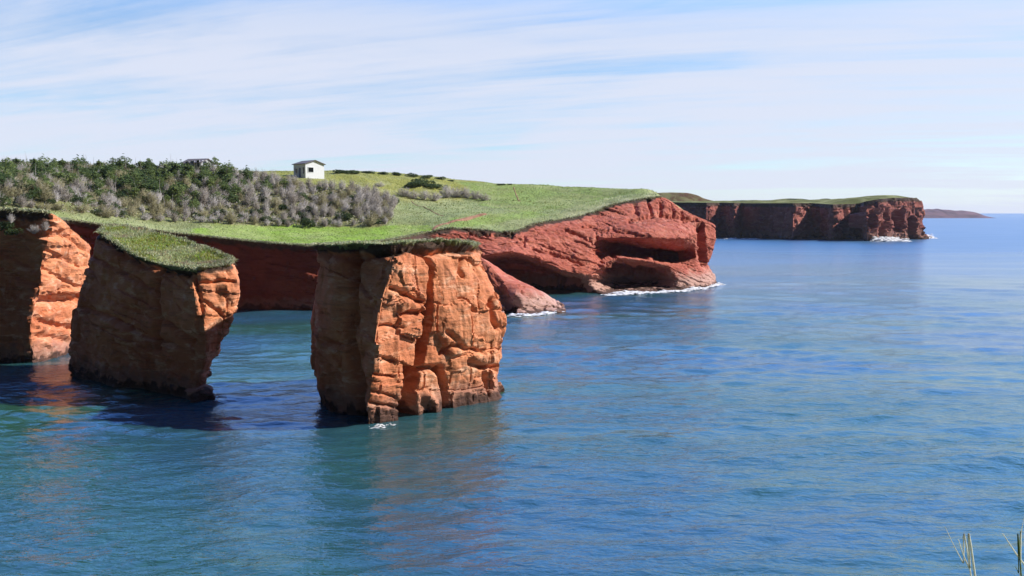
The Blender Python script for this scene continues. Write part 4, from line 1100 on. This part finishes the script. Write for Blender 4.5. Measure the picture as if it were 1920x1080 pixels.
def hut(loc, rz, w, d, eave, rise, label, wallm, withfront=True):
    """gable wall faces local -Y (width w along X), side wall faces local -X (depth d along Y)"""
    root = bpy.data.objects.new('hut', None); COL.objects.link(root); root.location = loc; root.rotation_euler = (0, 0, rz)
    root['label'] = label; root['category'] = 'hut'
    V = [(-w/2, 0, -.6), (w/2, 0, -.6), (w/2, d, -.6), (-w/2, d, -.6), (-w/2, 0, eave), (w/2, 0, eave), (w/2, d, eave), (-w/2, d, eave), (0, 0, eave + rise), (0, d, eave + rise)]
    Fq = [(0, 1, 5, 8, 4), (1, 2, 6, 5), (2, 3, 7, 9, 6), (3, 0, 4, 7), (4, 8, 9, 7), (8, 5, 6, 9)]
    link('wall', mesh_np('wall', V, Fq, wallm, False), root)
    o = 0.28; sl = rise / (w / 2); t = 0.14
    xs = w / 2 + o; zl = eave - o * sl + 0.02; zt = eave + rise + 0.02
    P = [(-xs, zl), (0, zt), (xs, zl), (xs, zl + t), (0, zt + t), (-xs, zl + t)]
    V = [(x, -o, z) for x, z in P] + [(x, d + o, z) for x, z in P]
    Fq = [(0, 1, 4, 5), (1, 2, 3, 4), (6, 11, 10, 7), (7, 10, 9, 8)] + [(i, i + 6, (i + 1) % 6 + 6, (i + 1) % 6) for i in range(6)]
    rf = link('roof', mesh_np('roof', V, Fq, M_ROOF, False), root)
    def opening(name, side, a0, a1, z0, z1, pane, frame_m):
        # a framed opening standing proud of the wall; side 'g' gable, 's' side wall
        def b(a0, a1, z0, z1, p0, p1):
            return ((a0, -p1, z0), (a1, -p0, z1)) if side == 'g' else ((-w/2 - p1, a0, z0), (-w/2 - p0, a1, z1))
        fr = link(name, boxes(name, [b(a0 - .1, a0, z0 - .1, z1 + .1, .003, .06), b(a1, a1 + .1, z0 - .1, z1 + .1, .003, .06), b(a0, a1, z1, z1 + .1, .003, .058), b(a0, a1, z0 - .1, z0, .003, .058)], frame_m), root)
        link('pane' if name == 'window' else 'door_leaf', boxes('pane', [b(a0, a1, z0, z1, .004, .02)], pane), fr)
    opening('window', 'g', -w * .36, -w * .36 + 1.3, 1.25, 2.25, M_GLASS, M_WHITE)
    opening('window', 's', .35, .95, 0.9, 2.3, M_GLASS, M_WHITE)
    opening('door', 's', 1.7, 2.6, 0.12, 2.2, M_DOOR, M_WHITE)
    opening('window', 's', 3.2, 3.9, 1.1, 2.1, M_GLASS, M_WHITE)
    return root
hp = Q3(577, 184.5, 0); hp[2] = land_z(hp[None, :2])[0]
HA = math.radians(46)           # gable normal points right and towards the viewer
ax = np.array((math.cos(HA), math.sin(HA))); ay = np.array((-math.sin(HA), math.cos(HA)))
w, d = 4.7, 4.7
# the near corner (local (-w/2, 0)) stands at hp
c0 = hp[:2] + ax * w / 2
HUTZ = hp[2] + 0.05
hut((c0[0], c0[1], HUTZ), HA, w, d, 3.0, 0.75, 'small white hut with a low gable roof on the grassy ridge', M_WHITE)
M_GREYW = plain('grey_boards', (0.30, 0.30, 0.31), 0.8)
p = Q3(404, 190, 0); p[2] = land_z(p[None, :2])[0]
zt = D3(404, 306, 190)[2]
hut((p[0] - 1.0, p[1], p[2]), math.radians(70), 4.4, 5.0, max(1.8, zt - p[2] - 1.0), 0.9, 'grey roofed cabin almost hidden by the spruces, left of the white hut', M_GREYW)

# ------------------------------------------------------------------ surf at the rocks
def foam_mat():
    m, nt, b = nodes('foam'); k = NB(nt)
    n = k.noise(k.pos(), 1.2, 4)
    k.l(k.mix(k.rng(n, .35, .65), (0.55, 0.56, 0.58), (0.86, 0.87, 0.88)), b.inputs['Base Color']); b.inputs['Roughness'].default_value = 0.9
    return m
M_FOAM = foam_mat()
FV, FF = [], []
def foam(px, wid, hgt, n, size):
    """froth: many small flecks heaped along a waterline"""
    global FV, FF
    pts = np.array([water(*p) for p in px]); L = np.concatenate([[0], np.cumsum(np.linalg.norm(np.diff(pts, axis=0), axis=1))])
    t = RNG.uniform(0, L[-1], n)
    P = np.stack([np.interp(t, L, pts[:, k]) for k in range(3)], 1)
    dn = sstep(fbm(P * 0.35, 3, 55), -0.5, 0.5)
    keep = RNG.random(n) < 0.15 + 0.85 * dn; P = P[keep]; n = len(P)
    P += RNG.normal(0, wid, (n, 3)) * (1, 1, 0); P[:, 2] = np.abs(RNG.normal(0, hgt, n)) * dn[keep] + 0.02
    k = 6; a = np.linspace(0, 2 * math.pi, k, endpoint=False)
    s = size * RNG.uniform(.4, 1.5, n)
    el = RNG.uniform(1.0, 2.6, n)
    ring = np.stack([np.outer(s * el, np.cos(a)) * (1 + RNG.normal(0, .2, (n, k))), np.outer(s * .8, np.sin(a)) * (1 + RNG.normal(0, .2, (n, k))), np.zeros((n, k))], -1) + P[:, None]
    topv = P + np.stack([np.zeros(n), np.zeros(n), s * .5], 1)
    V = np.concatenate([ring, topv[:, None]], 1).reshape(-1, 3); b = (np.arange(n) * (k + 1))[:, None]
    f = np.concatenate([np.concatenate([b + i, b + (i + 1) % k, b + k], 1) for i in range(k)])
    o = sum(len(x) for x in FV); FV.append(V); FF.append(f + o)
foam([(958, 592), (985, 593), (1015, 590), (1045, 585), (1058, 580)], 0.35, 0.10, 900, 0.16)
foam([(1140, 553), (1175, 551), (1215, 548)], 0.8, 0.12, 900, 0.22)
foam([(1215, 549), (1260, 547), (1300, 543), (1345, 533)], 0.6, 0.16, 2200, 0.24)
foam([(700, 801), (740, 797)], 0.22, 0.04, 60, 0.06)
foam([(1628, 451), (1650, 453), (1675, 451), (1699, 453)], 1.2, 0.9, 1500, 0.6)
foam([(1730, 446), (1748, 447)], 1.2, 0.8, 500, 0.6)
foam([(1345, 448), (1420, 449)], 0.8, 0.2, 200, 0.4)
link('surf', mesh_np('surf', np.concatenate(FV), np.concatenate(FF), M_FOAM, False), kind='stuff', label='white froth where small waves wash the rocks', cat='surf')

# ------------------------------------------------------------------ the clifftop the viewer stands on, with grass stalks at its edge
def near_ground():
    xs = np.linspace(-6, 8, 43); ys = np.linspace(-14, 1.55, 40)
    G = np.zeros((len(xs), len(ys) + 10, 3))
    for i, x in enumerate(xs):
        e = 1.5 + 0.25 * math.sin(x * 1.7) - 0.05 * (x - 1)**2
        for j, y in enumerate(ys):
            yy = -14 + (e + 14) * j / (len(ys) - 1); G[i, j] = (x, yy, 12.35 + 0.05 * math.sin(x * 3 + yy))
        for q in range(10):
            G[i, len(ys) + q] = (x, e + 0.1 - 0.1 * q, 12.35 - 0.2 - 1.45 * q)
    G = G + 0.06 * np.stack([fbm(G, 2, 1), fbm(G, 2, 2), fbm(G, 2, 3)], -1)
    Vn = G.reshape(-1, 3)
    T = np.tile(GR_SAGE, (len(Vn), 1)); T[Vn[:, 2] < 12.0] = (0.35, 0.12, 0.06)
    link('ground', mesh_np('ground', Vn, grid_faces(G.shape[0], G.shape[1], False)[:, ::-1], M_TURF, True, {'tint': T}), kind='structure', label='grassy clifftop under the viewer', cat='ground')
near_ground()
M_STALK = plain('dry_grass_stalk', (0.78, 0.78, 0.66), 0.7, 0.12, 8.0)
thin(NB(M_STALK.node_tree), M_STALK.node_tree.nodes['Principled BSDF'], 0.5)
M_STALKG = plain('green_grass_stalk', (0.10, 0.16, 0.06), 0.7, 0.2, 8.0)
def stalk(px, Y, w, mat, label):
    """a flat tapering folded blade rising from the clifftop"""
    pts = [D3(u, v, Y) for u, v in px]
    d = pts[-1] - pts[-2]; d = d / max(1e-6, -d[2]); b = pts[-1] + d * (pts[-1][2] - 12.33) * np.array((0.35, 0.0, 1.0))
    b[2] = 12.30
    C = hermite(np.array(pts + [b]), [6] * len(pts), 0.0, False)
    n = len(C); V = []
    for i, p in enumerate(C):
        r = w * 0.66 * (0.30 + 0.70 * min(1, i / (n * 0.75)))
        V += [p + (-r, 0, 0), p + (0, -r * .5, 0), p + (r, 0, 0), p + (0, r * .25, 0)]
    f = [(i * 4 + k, i * 4 + (k + 1) % 4, i * 4 + 4 + (k + 1) % 4, i * 4 + 4 + k) for i in range(n - 1) for k in range(4)]
    base = C[-1]; V = np.array(V) - base
    o = link('grass_stalk', mesh_np('grass_stalk', V, np.array(f), mat, True), label=label, cat='grass stalk', group='grass stalks at the bottom right')
    o.location = base
stalk([(1772, 988), (1788, 1022), (1806, 1056), (1822, 1090)], 1.45, 0.0022, M_STALK, 'pale dry grass stalk leaning left, leftmost at the bottom right corner')
stalk([(1797, 1011), (1806, 1040), (1818, 1066), (1830, 1092)], 1.40, 0.0030, M_STALK, 'broader pale grass stalk just right of the leftmost one')
stalk([(1880, 1000), (1893, 1020), (1908, 1042), (1926, 1066), (1938, 1090)], 1.38, 0.0035, M_STALK, 'pale grass stalk leaning left across the picture right edge')
stalk([(1921, 968), (1916, 990), (1912, 1018), (1911, 1050), (1913, 1090)], 1.42, 0.0020, M_STALK, 'upright pale grass stalk at the picture right edge')
stalk([(1904, 1062), (1910, 1075), (1916, 1095)], 1.36, 0.0022, M_STALKG, 'short green grass stalk at the bottom right corner')

# ------------------------------------------------------------------ sea air
def haze():
    m = bpy.data.materials.new('sea_air'); m.use_nodes = True; nt = m.node_tree; nt.nodes.clear()
    o = nt.nodes.new('ShaderNodeOutputMaterial'); v = nt.nodes.new('ShaderNodeVolumePrincipled')
    v.inputs['Color'].default_value = (0.80, 0.88, 1.0, 1); v.inputs['Density'].default_value = 0.00005; v.inputs['Anisotropy'].default_value = 0.2
    nt.links.new(v.outputs[0], o.inputs['Volume'])
    V, Fq = box_np((-2200, -80, -2.6), (3200, 4200, 60))
    link('haze', mesh_np('haze', V, Fq, m, False), kind='stuff', label='thin pale sea air that turns the far cape bluish', cat='haze')
haze()
